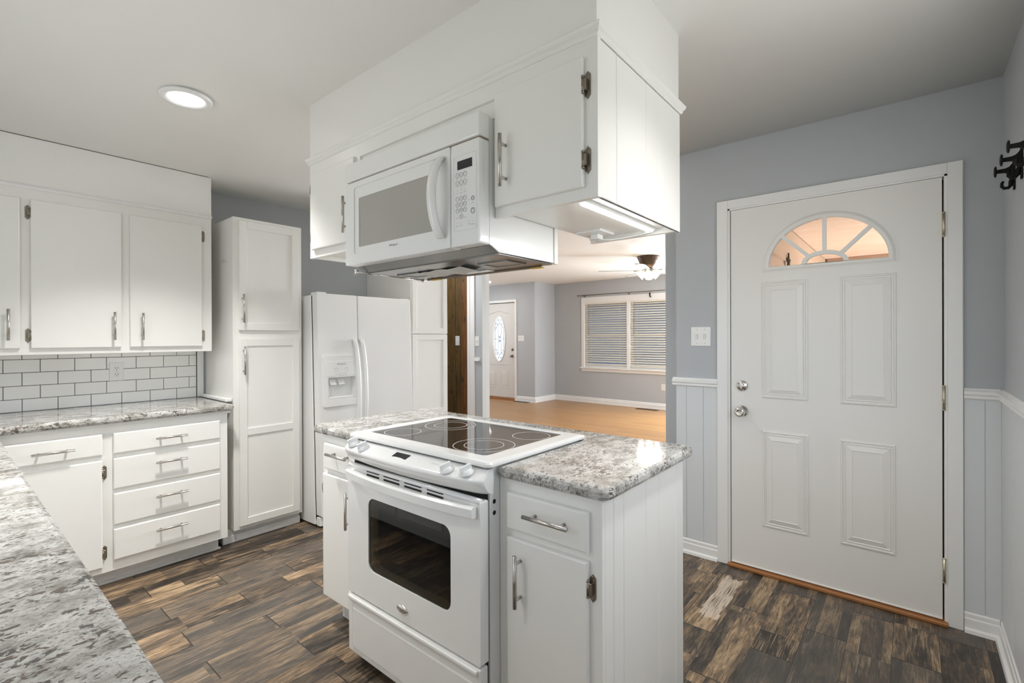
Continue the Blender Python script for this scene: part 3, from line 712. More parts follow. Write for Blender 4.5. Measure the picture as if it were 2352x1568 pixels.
# ------------------------------------------------------------------ refrigerator
RF = F('+x', -3.142)
t = thing('refrigerator', 'white side-by-side refrigerator with an ice and water dispenser', 'refrigerator', (-3.115, 1.72, 0))
m = MB(); m.box(WLD, -3.76, -3.215, 1.712, 2.535, .02, 1.632, .004); m.build('cabinet', M_fridge, t)
m = MB(); m.box(WLD, -3.215, -3.205, 1.72, 2.53, .06, 1.625); m.build('door_gasket', M_dark, t)
m = MB(); m.box(WLD, -3.21, -3.16, 1.72, 2.53, .015, .075, .004)
for k in range(22): m.box(RF, 1.75+k*.035, 1.77+k*.035, .028, .062, -.02, -.014)
m.build('kick_grille', M_fridge, t)
# freezer door with dispenser opening
SP = 2.038
fd = MB(); D0, D1, DA, DB = 1.787, 2.004, .893, 1.044
fd.ring(RF, rrect(1.720, SP-.004, .085, 1.640, .009, 4), rrect(D0, D1, DA, DB, .004, 4), -.064, 0); fd.box(RF, D0-.01, D1+.01, DA-.01, DB+.01, -.064, -.05)
fz = fd.build('freezer_door', M_fridge, t)
m = MB(); m.box(RF, SP+.004, 2.535, .085, 1.640, -.064, 0, .009, 3); fg = m.build('fridge_door', M_fridge, t)
for par, yy in ((fz, 2.004), (fg, 2.062)):
    m = MB(); secs = []
    for k in range(25):
        s_ = k/24; z = 1.315-s_*.72; out = .052*math.sin(PI*min(1, max(0, s_)))**.55
        if k in (0, 24): out = 0
        secs.append([RF(yy+a, z, b+out) for a, b in ((-.015, -.004), (.015, -.004), (.017, .006), (.010, .018), (-.010, .018), (-.017, .006))])
    m.loft(secs, True, True, True); m.build('handle', M_fridge, par)
dp = MB(); U0, U1, V0, V1 = 1.750, 2.016, .838, 1.198
dp.ring(RF, rrect(U0, U1, V0, V1, .012, 3), rrect(D0, D1, DA, DB, .006, 3), 0, .012)
dp.slab(RF, U0+.02, U1-.006, 1.052, 1.16, .010, .014, .003)
disp = dp.build('dispenser', M_fridge, fz)
m = MB(); m.box(RF, D0, D1, DA, DA+.012, -.05, .010, .003); m.build('drip_tray', M_fridge, fz)
for uu in (1.838, 1.905):
    m = MB(); m.loft([[RF(uu-.022, 1.02, -.035), RF(uu+.022, 1.02, -.035), RF(uu+.022, 1.03, -.03), RF(uu-.022, 1.03, -.03)], [RF(uu-.024, .985, -.012), RF(uu+.020, .985, -.012), RF(uu+.020, .992, -.006), RF(uu-.024, .992, -.006)]])
    m.build('paddle', M_plastic, fz)
m = MB(); m.text(RF, 'Whirlpool', 1.888, 1.137, .017, .0145, shear=.25); m.lathe(RF(1.878, 1.143, .0141), (1, 0, 0), [(.001, 0), (.001, .0005)], 6); m.build('logo_text', M_print, disp)
m = MB()
for uu in (1.848, 1.93):
    for a in range(0, 181, 30): m.lathe(RF(uu+.014*math.cos(math.radians(a)), 1.098+.012*math.sin(math.radians(a)), .014), (1, 0, 0), [(.0017, 0), (.0017, .0006)], 6)
    m.text(RF, 'WATER' if uu < 1.9 else 'LIGHT', uu, 1.087, .0065, .0145)
m.text(RF, 'LOCK  -  HOLD 3 SEC TO RESET', 1.885, 1.067, .0062, .0145); m.build('button_print', M_print, disp)
m = MB(); m.box(WLD, -3.245, -3.155, 1.728, 1.80, 1.634, 1.652, .004); m.build('hinge_cover', M_fridge, t)
m = MB(); m.box(WLD, -3.245, -3.155, 2.455, 2.53, 1.634, 1.646, .004); m.build('hinge_cover', M_fridge, t)
t.rotation_euler = (0, -math.radians(1.9), 0)

# ------------------------------------------------------------------ island base cabinets
IF = F('-y', 1.168)
t = thing('base_cabinet', 'white island base cabinet right of the range with grooved side panel', 'cabinet', (-.83, 1.47, 0))
m = MB(); m.box(WLD, -1.018, -.662, 1.186, 1.77, .09, .876); m.box(IF, -1.022, -.652, .085, .877, -.018, 0, .0015); m.build('body', M_cab, t)
m = MB(); m.box(WLD, -1.01, -.668, 1.24, 1.76, 0, .09); m.build('toe_kick', M_toe, t)
sf = F('+x', -.660); m = MB(); e = [1.184, 1.235, 1.297, 1.451, 1.55, 1.70, 1.772]
for a, b in zip(e[:-1], e[1:]): m.slab(sf, a+.0016, b-.0016, .004, .877, 0, .008, .0018, 1)
m.box(sf, 1.184, 1.772, .004, .877, -.002, .005); m.build('side_panel', M_cab, t)
drawer(t, IF, -.980, -.689, .727, .840, -.8145, .791, .156, .018)
m = MB(); m.slab(IF, -.981, -.690, .10, .702, .001, .018, .005, 2); d = m.build('door', M_cab, t); pull(d, IF, -.9225, .586, .159, True, .018, .030, .0062, .055); 
for z in (.63, .18): hinge(d, IF, -.690, z, 1, .078, 0)
t = thing('base_cabinet', 'narrow white island base cabinet left of the range', 'cabinet', (-1.95, 1.47, 0))
m = MB(); m.box(WLD, -2.105, -1.80, 1.186, 1.77, .131, .876); m.box(IF, -2.117, -1.797, .131, .877, -.018, 0, .0015); m.build('body', M_cab, t)
m = MB(); m.box(WLD, -2.09, -1.80, 1.25, 1.76, 0, .131); m.build('toe_kick', M_toe, t)
drawer(t, IF, -2.083, -1.815, .727, .842, -1.932, .806, .158, .018)
m = MB(); m.slab(IF, -2.092, -1.815, .145, .704, .001, .018, .005, 2); d = m.build('door', M_cab, t); pull(d, IF, -1.851, .587, .157, True, .018, .030, .0062, .055)
for z in (.635, .212): hinge(d, IF, -2.092, z, -1, .07, 0)
m = MB(); m.box(WLD, -1.782, -1.022, 1.752, 1.77, .0, .876); struct(m.build('trim_16', M_cab), 'white back panel of the island')

# ------------------------------------------------------------------ range
RX0, RX1 = -1.765, -1.020
t = thing('range', 'white slide-in electric range with a black glass cooktop', 'range', (-1.39, 1.37, 0))
m = MB(); m.box(WLD, RX0, RX1-.004, 1.122, 1.64, .03, .912, .001)
for x in (-1.70, -1.08):
    for y in (1.2, 1.58): m.lathe((x, y, 0), (0, 0, 1), [(.02, 0), (.02, .01), (.01, .012), (.01, .03)], 10)
m.build('body', M_app, t)
for z in (.803, .767): m = MB(); m.lathe((RX1-.0045, 1.143, z), (1, 0, 0), [(.0075, 0), (.0075, .001)], 14); m.build('screw_hole', M_dark, t)
m = MB(); m.box(WLD, RX0+.01, RX1-.012, 1.105, 1.123, .06, .83); m.build('door_gap_shade', M_dark, t)  # dark strip put in for the shade of the gap behind the door
gf = F('-y', 1.071); LX, RX = -1.750, -1.018
# oven door
od = MB(); w0, w1, v0, v1 = -1.610, -1.150, .432, .712
def ring4(m, o, i, a, b):
    m.ring(gf, o, i, a, b)
od.ring(gf, rrect(LX, RX, .312, .818, .006, 5), rrect(w0, w1, v0, v1, .035, 5), -.036, 0)
od.tube([gf(LX+.004, .817, -.008), gf(RX-.004, .817, -.008)], .010, 10)
dr = od.build('oven_door', M_app, t)
m = MB(); m.prism(gf, rrect(w0-.004, w1+.004, v0-.004, v1+.004, .037, 5), -.010, -.004); lab(m.build('window', M_ovengl, dr), 'dark tinted oven window')
m = MB(); m.box(gf, w0-.02, w1+.02, v0-.02, v1+.02, -.036, -.030); m.build('window_backing', M_ovenin, dr)
m = MB(); m.ring(gf, rrect(w0, w1, v0, v1, .035, 5), rrect(w0+.035, w1-.035, v0+.03, v1-.03, .025, 5), -.013, -.0105); m.build('window_mask', M_ovenin, dr)
m = MB(); secs = []
for k in range(21):
    s_ = k/20; x = -1.728+s_*.698; o_ = .026*(1-(2*s_-1)**2)
    a = .0 if k in (0, 20) else .0
    secs.append([gf(x, z, w) for z, w in ((.774, .004+o_), (.770, .014+o_), (.774, .024+o_), (.800, .026+o_), (.806, .018+o_), (.804, .004+o_))])
m.loft(secs, True, True, False)
m.box(gf, -1.728, -1.700, .775, .803, 0, .012); m.box(gf, -1.062, -1.032, .775, .803, 0, .012); m.build('handle', M_app, dr)
for a, b in ((-1.619, -1.537), (-1.511, -1.415), (-1.388, -1.293), (-1.266, -1.183)):
    for z in (.812, .798): m = MB(); m.prism(gf, rrect(a, b, z-.0035, z+.0035, .0034, 3), -.0005, .0006); m.build('vent_slot', M_slot, dr)
m = MB(); m.lathe(gf(-1.400, .357, 0), (0, -1, 0), [(.030, 0), (.030, .003), (.024, .006), (.001, .007)], 28)
for v in m.bm.verts: v.co.z = .357+(v.co.z-.357)*.52
b = m.build('badge', M_badge, dr); lab(b, 'oval chrome badge')
m = MB(); m.text(gf, 'Whirlpool', -1.400, .357, .0125, .0078, shear=.25); m.build('badge_text', M_print, dr)
# storage drawer
m = MB(); m.box(gf, LX, RX, .072, .303, -.036, .0, .007, 3); m.loft([[gf(u, v, w) for u, v in ((LX+a, .10), (RX-a, .10), (RX-a, .262-a*.3), (LX+a, .262-a*.3))] for a, w in ((.030, 0), (.038, .004), (.044, .004))])
m.box(gf, LX+.01, RX-.01, .286, .300, 0, .010, .004, 2); m.build('storage_drawer', M_app, t)
# control panel
def cpanel():
    m = MB(); secs = []; xs = [-1.785, -1.775, -1.76, -1.74, -1.70, -1.6, -1.5, -1.4, -1.3, -1.2, -1.1, -1.06, -1.035, -1.022, -1.014]
    for x in xs:
        s_ = (x+1.40)/.385; bow = .030*(1-min(1, abs(s_))**2.2); e = min(x+1.785, -1.014-x); k = min(1, e/.03)**.5
        yf = 1.066-bow+(1-k)*.018
        secs.append([Vector((x, y, z)) for y, z in ((1.128, .912), (1.108, .912), (1.102, .910), (yf+.010, .889), (yf+.002, .885), (yf, .878), (yf+.003, .870), (yf+.016, .846+.0*k), (yf+.030, .836), (1.128, .832))])
    m.loft(secs, True, True, True); return m.build('control_panel', M_app, t)
cp = cpanel()
for p in cp.data.polygons: p.use_smooth = len(p.vertices) == 4
def cpt(x, y):   # height of the sloped face
    return Vector((x, y, .889+(y-1.052)/(1.102-1.052)*.021))
SL = Vector((0, -.021, .050)).normalized()
for x, y in ((-1.716, 1.078), (-1.634, 1.068), (-1.160, 1.066), (-1.078, 1.076)):
    c = cpt(x, y)
    m = MB(); m.lathe(c, SL, [(.0235, 0), (.0235, .004), (.018, .007), (.017, .012), (.001, .0125)], 24)
    ax = Vector((.35, .8, 0)); ax = (ax-SL*ax.dot(SL)).normalized(); sd = SL.cross(ax)
    m.loft([[c+ax*a+sd*b+SL*h for a, b in ((-.020*q, -.006*q2), (.020*q, -.006*q2), (.020*q, .006*q2), (-.020*q, .006*q2))] for h, q, q2 in ((.010, 1, 1), (.026, .92, .7))])
    m.build('knob', M_plastic, cp)
sfr = lambda u, v, w: cpt(u, 1.072)+Vector((0, .050, .021)).normalized()*v+SL*w
m = MB(); m.prism(sfr, rrect(-1.452, -1.372, -.012, .019, .003, 3), 0, .0015); m.build('display', M_disp, cp)
m = MB()
for k, tx in enumerate(('BAKE', 'BROIL', 'CLEAN', 'KEEP WARM', 'START', 'CANCEL')):
    u = -1.565+k*.0 if k < 0 else -1.575+(k % 3)*.035
    m.text(sfr, tx, u, .008-(k//3)*.012, .0045, .0016)
    m.build('mode_print', M_printl, cp); m = MB()
for k in range(10): m.text(sfr, str((k+1) % 10), -1.335+(k % 5)*.016, .006-(k//5)*.012, .006, .0016)
m.build('number_print', M_printl, cp)
m = MB()
for k in range(6): m.text(sfr, ('TIMER', 'HOUR', 'MIN', 'LIGHT', 'START', 'OFF')[k], -1.50+k*.026, -.020, .0042, .0016)
m.build('timer_print', M_printl, cp)
m = MB(); m.text(sfr, 'Whirlpool', -1.235, .008, .010, .0016, shear=.25); m.build('logo_text', M_printl, cp)
# cooktop
m = MB(); zt = F('+z', 0)
outer = arc(-1.004-.02, 1.098+.02, .02, -90, 0)+arc(-1.004-.012, 1.668-.012, .012, 0, 90)+arc(-1.793+.012, 1.668-.012, .012, 90, 180)+arc(-1.793+.02, 1.098+.02, .02, 180, 270)
inner = arc(-1.083-.02, 1.166+.02, .02, -90, 0)+arc(-1.083-.012, 1.628-.012, .012, 0, 90)+arc(-1.745+.012, 1.628-.012, .012, 90, 180)+arc(-1.745+.02, 1.166+.02, .02, 180, 270)
def off(pts, d): cx, cy = -1.40, 1.38; return [(x+(d if x < cx else -d), y+(d if y < cy else -d)) for x, y in pts]
secs = [[Vector((x, y, z)) for x, y in off(outer, d)] for d, z in ((.004, .917), (0, .921), (0, .928), (.004, .934), (.012, .936))]
secs += [[Vector((x, y, z)) for x, y in off(inner, d)] for d, z in ((-.006, .936), (0, .9325), (.002, .930))]
m.loft(secs, True, False); ck = m.build('cooktop_frame', M_app, t)
m = MB(); m.prism(zt, off(inner, -.003), .924, .9315); lab(m.build('glass_top', M_cook, ck), 'black ceramic glass')
def el(cx, cy, r, w, n=48):
    return [(cx+(r+w)*math.cos(2*PI*k/n), cy+(r+w)*math.sin(2*PI*k/n)) for k in range(n)], [(cx+(r-w)*math.cos(2*PI*k/n), cy+(r-w)*math.sin(2*PI*k/n)) for k in range(n)]
for cx, cy, rs in ((-1.638, 1.258, (.075,)), (-1.594, 1.488, (.113, .073)), (-1.205, 1.290, (.113, .073)), (-1.170, 1.528, (.075,))):
    m = MB()
    for r in rs: a, b = el(cx, cy, r, .0011); m.ring(zt, a, b, .9314, .9319)
    m.build('burner_ring', M_ring, ck)
m = MB()
for k in range(5): m.text(zt, ('HOT', 'SURFACE')[k % 2], -1.40+(k-2)*.03, 1.20, .004, .9319)
m.build('warning_print', M_print, ck)

# ------------------------------------------------------------------ island soffit, crown, upper cabinets
m = MB(); m.box(WLD, -2.245, -.670, 1.178, 1.785, 2.155, ZC); struct(m.build('wall_soffit_island', M_soffit), 'white soffit above the island cabinets')
CR = [(2.155, 0), (2.155, .004), (2.160, .008), (2.167, .009), (2.171, .014), (2.178, .016), (2.182, .019), (2.185, .017), (2.185, 0)]
def crown():
    m = MB(); x0, x1, y0, y1 = -2.240, -.667, 1.174, 1.79
    secs = []
    def row(w): return [(x0-w, y1), (x0-w, y0-w), (x1+w, y0-w), (x1+w, y1+w*1)]
    for i in range(4):
        secs.append([Vector((row(w)[i][0], row(w)[i][1], v)) for v, w in CR])
    m.loft(secs, True, True); struct(m.build('trim_17', M_cab), 'white crown moulding around the island cabinets')
crown()
UY_ = F('-y', 1.174)
t = thing('wall_cabinet', 'white hanging cabinet over the right end of the island', 'cabinet', (-.86, 1.47, 1.71))
m = MB(); m.box(WLD, -1.036, -.675, 1.19, 1.775, 1.735, 2.155); m.box(UY_, -1.042, -.665, 1.712, 2.155, -.018, 0)
m.box(WLD, -1.04, -.675, 1.770, 1.786, 1.716, 2.155, .001); m.box(WLD, -1.04, -1.03, 1.19, 1.77, 1.737, 2.155); m.build('body', M_cab, t)
sf = F('+x', -.674); m = MB(); e = [1.180, 1.286, 1.490, 1.595, 1.788]
for a, b in zip(e[:-1], e[1:]): m.slab(sf, a+.0016, b-.0016, 1.714, 2.153, 0, .008, .0018, 1)
m.box(sf, 1.18, 1.788, 1.714, 2.153, -.004, .0045); m.build('side_panel', M_cab, t)
m = MB(); m.slab(UY_, -1.032, -.706, 1.743, 2.104, .001, .018, .004); d = m.build('door', M_cab, t)
pull(d, UY_, -.982, 1.8735, .163, True, .018, .030, .0062, .052)
for z in (2.027, 1.818): hinge(d, UY_, -.706, z, 1, .078, 0)
t = thing('wall_cabinet', 'narrow white hanging cabinet left of the microwave', 'cabinet', (-2.02, 1.47, 1.71))
m = MB(); m.box(WLD, -2.230, -1.822, 1.19, 1.775, 1.728, 2.155); m.box(UY_, -2.240, -1.815, 1.707, 2.155, -.018, 0); m.box(WLD, -2.24, -2.228, 1.186, 1.786, 1.709, 2.155, .001)
m.box(WLD, -2.23, -1.82, 1.770, 1.786, 1.709, 2.155, .001); m.build('body', M_cab, t)
m = MB(); m.slab(UY_, -2.205, -1.84, 1.742, 2.10, .001, .018, .004); d = m.build('door', M_cab, t); pull(d, UY_, -1.872, 1.852, .156, True, .018, .030, .0062, .05)
for z in (2.03, 1.80): hinge(d, UY_, -2.205, z, -1, .07, 0)
t = thing('wall_cabinet', 'white cabinet front directly above the microwave', 'cabinet', (-1.43, 1.47, 2.04))
m = MB(); m.box(WLD, -1.815, -1.042, 1.186, 1.78, 2.045, 2.155); m.box(UY_, -1.815, -1.042, 2.100, 2.155, -.02, 0); m.build('body', M_cab, t)
# back cover board of the microwave
m = MB(); m.box(WLD, -1.875, -1.043, 1.512, 1.534, 1.603, 2.045, .001); tag(m.build('back_panel', M_cab), 'white board hanging behind the microwave toward the living room', 'panel')
# under-cabinet LED bars
for x, l in ((-.757, 'bright white LED bar under the right hanging cabinet'), (-1.90, 'bright white LED bar under the narrow hanging cabinet left of the microwave')):
    zt0 = 1.735 if x > -1 else 1.728
    q = thing('led_light_bar', l, 'light', (x, 1.49, zt0), 'LED bars under the hanging cabinets')
    m = MB(); m.box(WLD, x-.014, x+.014, 1.235, 1.745, zt0-.010, zt0, .002); m.build('housing', M_plastic, q)
    m = MB(); m.box(WLD, x-.010, x+.010, 1.245, 1.735, zt0-.017, zt0-.010, .003); m.build('diffuser', M_led, q)
    lamp('led_glow', 'AREA', (x, 1.49, zt0-.019), 1.5, (1, 1, 1), .02, .48, (0, 0, 0))
q = thing('junction_box', 'white junction box cover with a plugged cable under the right hanging cabinet', 'junction box', (-.96, 1.67, 1.735))
m = MB(); m.box(WLD, -1.015, -.905, 1.615, 1.725, 1.727, 1.735, .002); m.build('cover', M_plastic, q)
m = MB(); m.box(WLD, -.975, -.94, 1.66, 1.70, 1.708, 1.727, .003); m.build('plug', M_plastic, q)
m = MB(); m.tube([(-.955, 1.70, 1.714), (-.93, 1.735, 1.712), (-.87, 1.752, 1.716), (-.80, 1.757, 1.722), (-.757, 1.75, 1.727)], .004, 8); m.tube([(-.96, 1.70, 1.714), (-.98, 1.74, 1.716), (-1.01, 1.755, 1.722), (-1.035, 1.76, 1.73)], .004, 8); m.build('cable', M_plastic, q)

# ------------------------------------------------------------------ microwave
t = thing('microwave', 'white over-the-range microwave hanging between the island cabinets', 'microwave', (-1.43, 1.3, 1.60))
MF = F('-y', 1.100)
m = MB(); prof = [(1.151, 2.032), (1.508, 2.032), (1.508, 1.606), (1.198, 1.604), (1.160, 1.622), (1.151, 1.624)]
m.loft([[Vector((x, y, z)) for y, z in prof] for x in (-1.805, -1.047)]); m.build('casing', M_app, t)
m = MB(); m.box(MF, -1.807, -1.045, 1.962, 2.038, -.051, .0, .006, 2); m.build('vent_grille', M_app, t)
m = MB(); m.box(MF, -1.800, -1.05, 1.953, 1.964, -.045, -.010); m.build('shadow_gap', M_cord, t)
w0, w1, v0, v1 = -1.718, -1.254, 1.690, 1.888
m = MB()
def mwf(u, v, w): return MF(u, v, w+.004*(1-((v-1.79)/.165)**2))
m.ring(MF, rrect(-1.807, -1.1775, 1.622, 1.955, .006, 5), rrect(w0-.028, w1+.018, v0-.026, v1+.045, .012, 5), -.050, 0)
m.ring(MF, rrect(w0-.028, w1+.018, v0-.026, v1+.045, .012, 5), rrect(w0, w1, v0, v1, .006, 5), -.045, -.0045)
dd = m.build('door', M_app, t)
m = MB(); m.prism(MF, rrect(w0-.006, w1+.006, v0-.006, v1+.006, .008, 3), -.014, -.008); lab(m.build('window', M_wingl, dd), 'grey screened glass window')
m = MB(); secs = []
for k in range(21):
    s_ = k/20; z = 1.925-s_*.268; o_ = .046*math.sin(PI*s_)**.6 if 0 < k < 20 else .002
    secs.append([MF(-1.214+a, z, b+o_) for a, b in ((-.014, -.004), (.014, -.004), (.018, .006), (.010, .016), (-.010, .016), (-.018, .006))])
m.loft(secs, True, True, True); m.build('handle', M_app, dd)
m = MB(); m.text(MF, 'Whirlpool', -1.492, 1.6715, .0125, -.0038, shear=.3); m.build('logo_text', M_print, dd)
m = MB(); m.text(MF, '1000 WATTS', -1.244, 1.735, .009, .046, rot=-PI/2+.1); 
m = MB(); m.box(MF, -1.1745, -1.045, 1.622, 1.955, -.050, 0, .006, 2); m.ring(MF, rrect(-1.160, -1.056, 1.670, 1.915, .006, 4), rrect(-1.1585, -1.0575, 1.6715, 1.9135, .005, 4), 0, .0012)
kp = m.build('control_panel', M_app, t)
m = MB(); m.box(MF, -1.142, -1.075, 1.869, 1.897, -.001, .0008); m.build('display', M_disp, kp)
m = MB()
def circ(u, v, r=.0075):
    a, b = el(0, 0, r, .0005, 20); m.ring(MF, [(u+x, v+y) for x, y in a], [(u+x, v+y) for x, y in b], 0, .0006)
rows = [(1.852, ('♪', '', '')), (1.827, ('', '', ''))]
for zi, z in enumerate((1.852, 1.827)):
    for k, u in enumerate((-1.1425, -1.1245, -1.107)): circ(u, z); m.text(MF, ('o', 'x', '/', 's', '-', 'v')[zi*3+k], u, z, .009, .0007)
    for k, u in enumerate((-1.1425, -1.1245, -1.107)): m.text(MF, (('SENSOR', 'REHEAT', 'COOK'), ('POPCORN', 'POTATO', 'DEFROST'))[zi][k], u, z-.0115, .0036, .0007)
for k, u in enumerate((-1.1425, -1.1245, -1.107)): m.text(MF, ('+', '^', 'v')[k], u, 1.803, .009, .0007); m.text(MF, ('KIDS', 'SNACK', 'POWER')[k], u, 1.793, .0036, .0007)
for i, z in enumerate((1.775, 1.756, 1.737)):
    for k, u in enumerate((-1.1425, -1.1245, -1.1075)): circ(u, z); m.text(MF, str(i*3+k+1), u, z, .0095, .0007)
circ(-1.1245, 1.717); m.text(MF, '0', -1.1245, 1.717, .0095, .0007)
for u, z, a in ((-1.1425, 1.717, 'TIMER'), (-1.1075, 1.714, 'CLOCK'), (-1.1425, 1.690, 'VENT'), (-1.1245, 1.690, 'LIGHT'), (-1.089, 1.690, 'TURN'), (-1.0725, 1.687, 'OPTIONS'), (-1.090, 1.767, 'ADD'), (-1.0725, 1.755, 'START'), (-1.0725, 1.738, 'CANCEL')): m.text(MF, a, u, z-.003, .004, .0007); 
for u, z in ((-1.1425, 1.722), (-1.1425, 1.696), (-1.1245, 1.696), (-1.089, 1.696), (-1.0725, 1.694)): m.text(MF, '*', u, z-.001, .009, .0007)
circ(-1.0725, 1.767, .007); circ(-1.0725, 1.767, .0045); circ(-1.0725, 1.727, .009); circ(-1.0725, 1.727, .006)
m.build('keypad_print', M_print, kp)
# underside
m = MB(); m.loft([[Vector((x, y, z)) for y, z in ((1.152, 1.624), (1.152, 1.6215), (1.200, 1.601), (1.200, 1.604))] for x in (-1.80, -1.052)])
m.box(WLD, -1.80, -1.052, 1.198, 1.506, 1.598, 1.603, .001)
un = m.build('underside_pan', M_steel, t)
for x in (-1.73, -1.245):
    m = MB(); a = [(x, 1.30), (x+.145, 1.30), (x+.145, 1.41), (x, 1.41)]; b = [(x+.014, 1.314), (x+.131, 1.314), (x+.131, 1.396), (x+.014, 1.396)]
    fz_ = F('-z', 1.598); m.ring(fz_, a, b, 0, .004); f_ = m.build('filter_frame', M_steel, un)
    m = MB(); m.box(WLD, x+.014, x+.131, 1.314, 1.396, 1.5965, 1.598); m.build('grease_filter', M_alu, f_)
m = MB(); secs = []
for k in range(9):
    x = -1.60+k*.036; z = 1.5965-.006*math.sin(k*.9)**2-(.006 if k in (0, 8) else 0)
    secs.append([Vector((x+.01, 1.30, z)), Vector((x-.02, 1.42, z-.002)), Vector((x-.02, 1.42, z-.0006)), Vector((x+.01, 1.30, z+.0012))])
m.loft(secs); m.build('foil_label', M_paper, un)
m = MB(); m.box(WLD, -1.50, -1.32, 1.435, 1.48, 1.5955, 1.598, .001); m.build('lamp_cover', M_shelf, un)
m = MB(); m.box(WLD, -1.76, -1.10, 1.494, 1.507, 1.592, 1.598, .001); m.build('rear_rail', M_cord, un)
for x in (-1.70, -1.115):
    m = MB(); m.box(WLD, x-.028, x+.028, 1.49, 1.5075, 1.5895, 1.5935, .001); m.build('tape', M_tape, un)
m = MB(); m.tube([(-1.796, 1.150, 1.600), (-1.796, 1.50, 1.594)], .0035, 8); m.lathe((-1.796, 1.148, 1.600), (0, -1, 0), [(.004, 0), (.011, .004), (.012, .010), (.006, .014)], 14); m.lathe((-1.796, 1.50, 1.594), (0, 1, 0), [(.004, 0), (.007, .002), (.006, .006)], 12)
m.build('side_rod', M_chrome, un)

# ------------------------------------------------------------------ ceiling downlights
dls = [(-2.572, .755, zc(-2.572), 'round recessed downlight glowing over the left part of the kitchen'), (-.15, .35, ZC, None), (-2.2, -.1, ZC, None), (-.19, 2.0, ZC, None)]
def downlight(x, y, z, l, power, spread=1.75):
    q = thing('recessed_downlight', l, 'ceiling light', (x, y, z-.012))
    m = MB(); m.lathe((x, y, z+.004), (0, 0, -1), [(.104, 0), (.104, .010), (.098, .015), (.078, .013), (.072, .006), (.001, .006)], 40); m.build('trim_ring', M_trim, q)
    m = MB(); m.lathe((x, y, z-.0025), (0, 0, -1), [(.072, 0), (.072, .003), (.001, .004)], 40); m.build('lens', M_lens, q)
    lamp('downlight_lamp', 'AREA', (x, y, z-.018), power, WARM, .17, None, (0, 0, 0), spread)
downlight(-2.572, .755, zc(-2.66), dls[0][3], 16.4)
downlight(-.18, 1.45, ZC, 'added round downlight near the entry door, out of view', 5.0)  # added, unseen; brightens the door and upper cabinet side
downlight(-2.85, 2.3, zc(-2.85), 'added round downlight in front of the fridge, hidden by the island soffit', .8)  # added, unseen; lifts the fridge corner
downlight(-1.7, -.15, ZC, 'added round downlight over the foreground counter, out of view', 6.2)  # added, unseen; lifts the foreground

lamp('fill_hall', 'AREA', (-4.4, 3.5, ZC-.05), 13.5, NEUT, .3, None, (0, 0, 0))  # bare lamp added out of view to brighten the hall wall and wood panel
downlight(-2.0, 2.35, ZC, 'added round downlight behind the island cabinets, hidden by the soffit', 4)  # added, unseen; brightens the post and hall side
lamp('fill_behind_camera', 'AREA', (-.02, -.48, 1.0), 3.8, NEUT, .55, 1.8, (PI/2, 0, 0))  # added fill lamp behind the camera, no door there
# ------------------------------------------------------------------ living room: front door
FY = 7.8; ff = F('-y', FY-.0); fd0, fd1 = -7.318, -6.404
t = thing('door_2', 'cream front door with a leaded oval light', 'door', (-6.86, FY, 0)); t['kind'] = 'structure'
m = MB(); df = F('-y', FY+.02); ocx, ocz, orx, orz = -6.845, 1.29, .158, .470
n = 40; ell = [(ocx+orx*math.cos(2*PI*k/n), ocz+orz*math.sin(2*PI*k/n)) for k in range(n)]
def proj_rect(k):
    a = 2*PI*k/n; c, s_ = math.cos(a), math.sin(a); 
    tx = (fd1-ocx)/c if c > 1e-9 else ((fd0-ocx)/c if c < -1e-9 else 1e9); tz = (2.045-ocz)/s_ if s_ > 1e-9 else ((.05-ocz)/s_ if s_ < -1e-9 else 1e9)
    r = min(abs(tx), abs(tz)); return (ocx+c*r, ocz+s_*r)
m.box(df, fd0, ocx-orx, .05, 2.047, -.04, 0); m.box(df, ocx+orx, fd1, .05, 2.047, -.04, 0)
for k in range(n//2):
    (ax_, az_), (bx_, bz_) = ell[k], ell[k+1]
    m.prism(df, [(bx_, bz_), (ax_, az_), (ax_, 2.047), (bx_, 2.047)], -.04, 0)
    m.prism(df, [(bx_, 2*ocz-bz_), (ax_, 2*ocz-az_), (ax_, .05), (bx_, .05)], -.04, 0)
for u0, u1 in ((-7.18, -6.93), (-6.80, -6.575)):
    m.loft([[df(u, v, w) for u, v in ((u0+d, .25+d), (u1-d, .25+d), (u1-d, .612-d), (u0+d, .612-d))] for d, w in ((0, 0), (.01, .006), (.02, .001), (.05, .006))])
m.box(df, -7.15, -6.58, .738, .752, 0, .006, .003)
m.tube([df(-7.13, 1.83, .002), df(-7.05, 1.845, .004), df(-6.95, 1.875, .004), df(-6.855, 1.89, .004), df(-6.76, 1.875, .004), df(-6.66, 1.84, .004), df(-6.58, 1.83, .002)], .006, 8)
m.build('slab', M_fdoor, t)
m = MB(); a = [(ocx+(orx+.022)*math.cos(2*PI*k/n), ocz+(orz+.022)*math.sin(2*PI*k/n)) for k in range(n)]; m.ring(df, a, [(ocx+(orx-.004)*math.cos(2*PI*k/n), ocz+(orz-.004)*math.sin(2*PI*k/n)) for k in range(n)], 0, .012); m.build('oval_frame', M_trim, t)
m = MB(); m.prism(df, ell, -.02, -.012); g = m.build('oval_glass', M_frost, t)
m = MB(); r = .0042
def L2(pts): m.tube([df(ocx+u, ocz+v, -.010) for u, v in pts], r, 5, smooth=False)
L2([(-orx, 0), (orx, 0)])
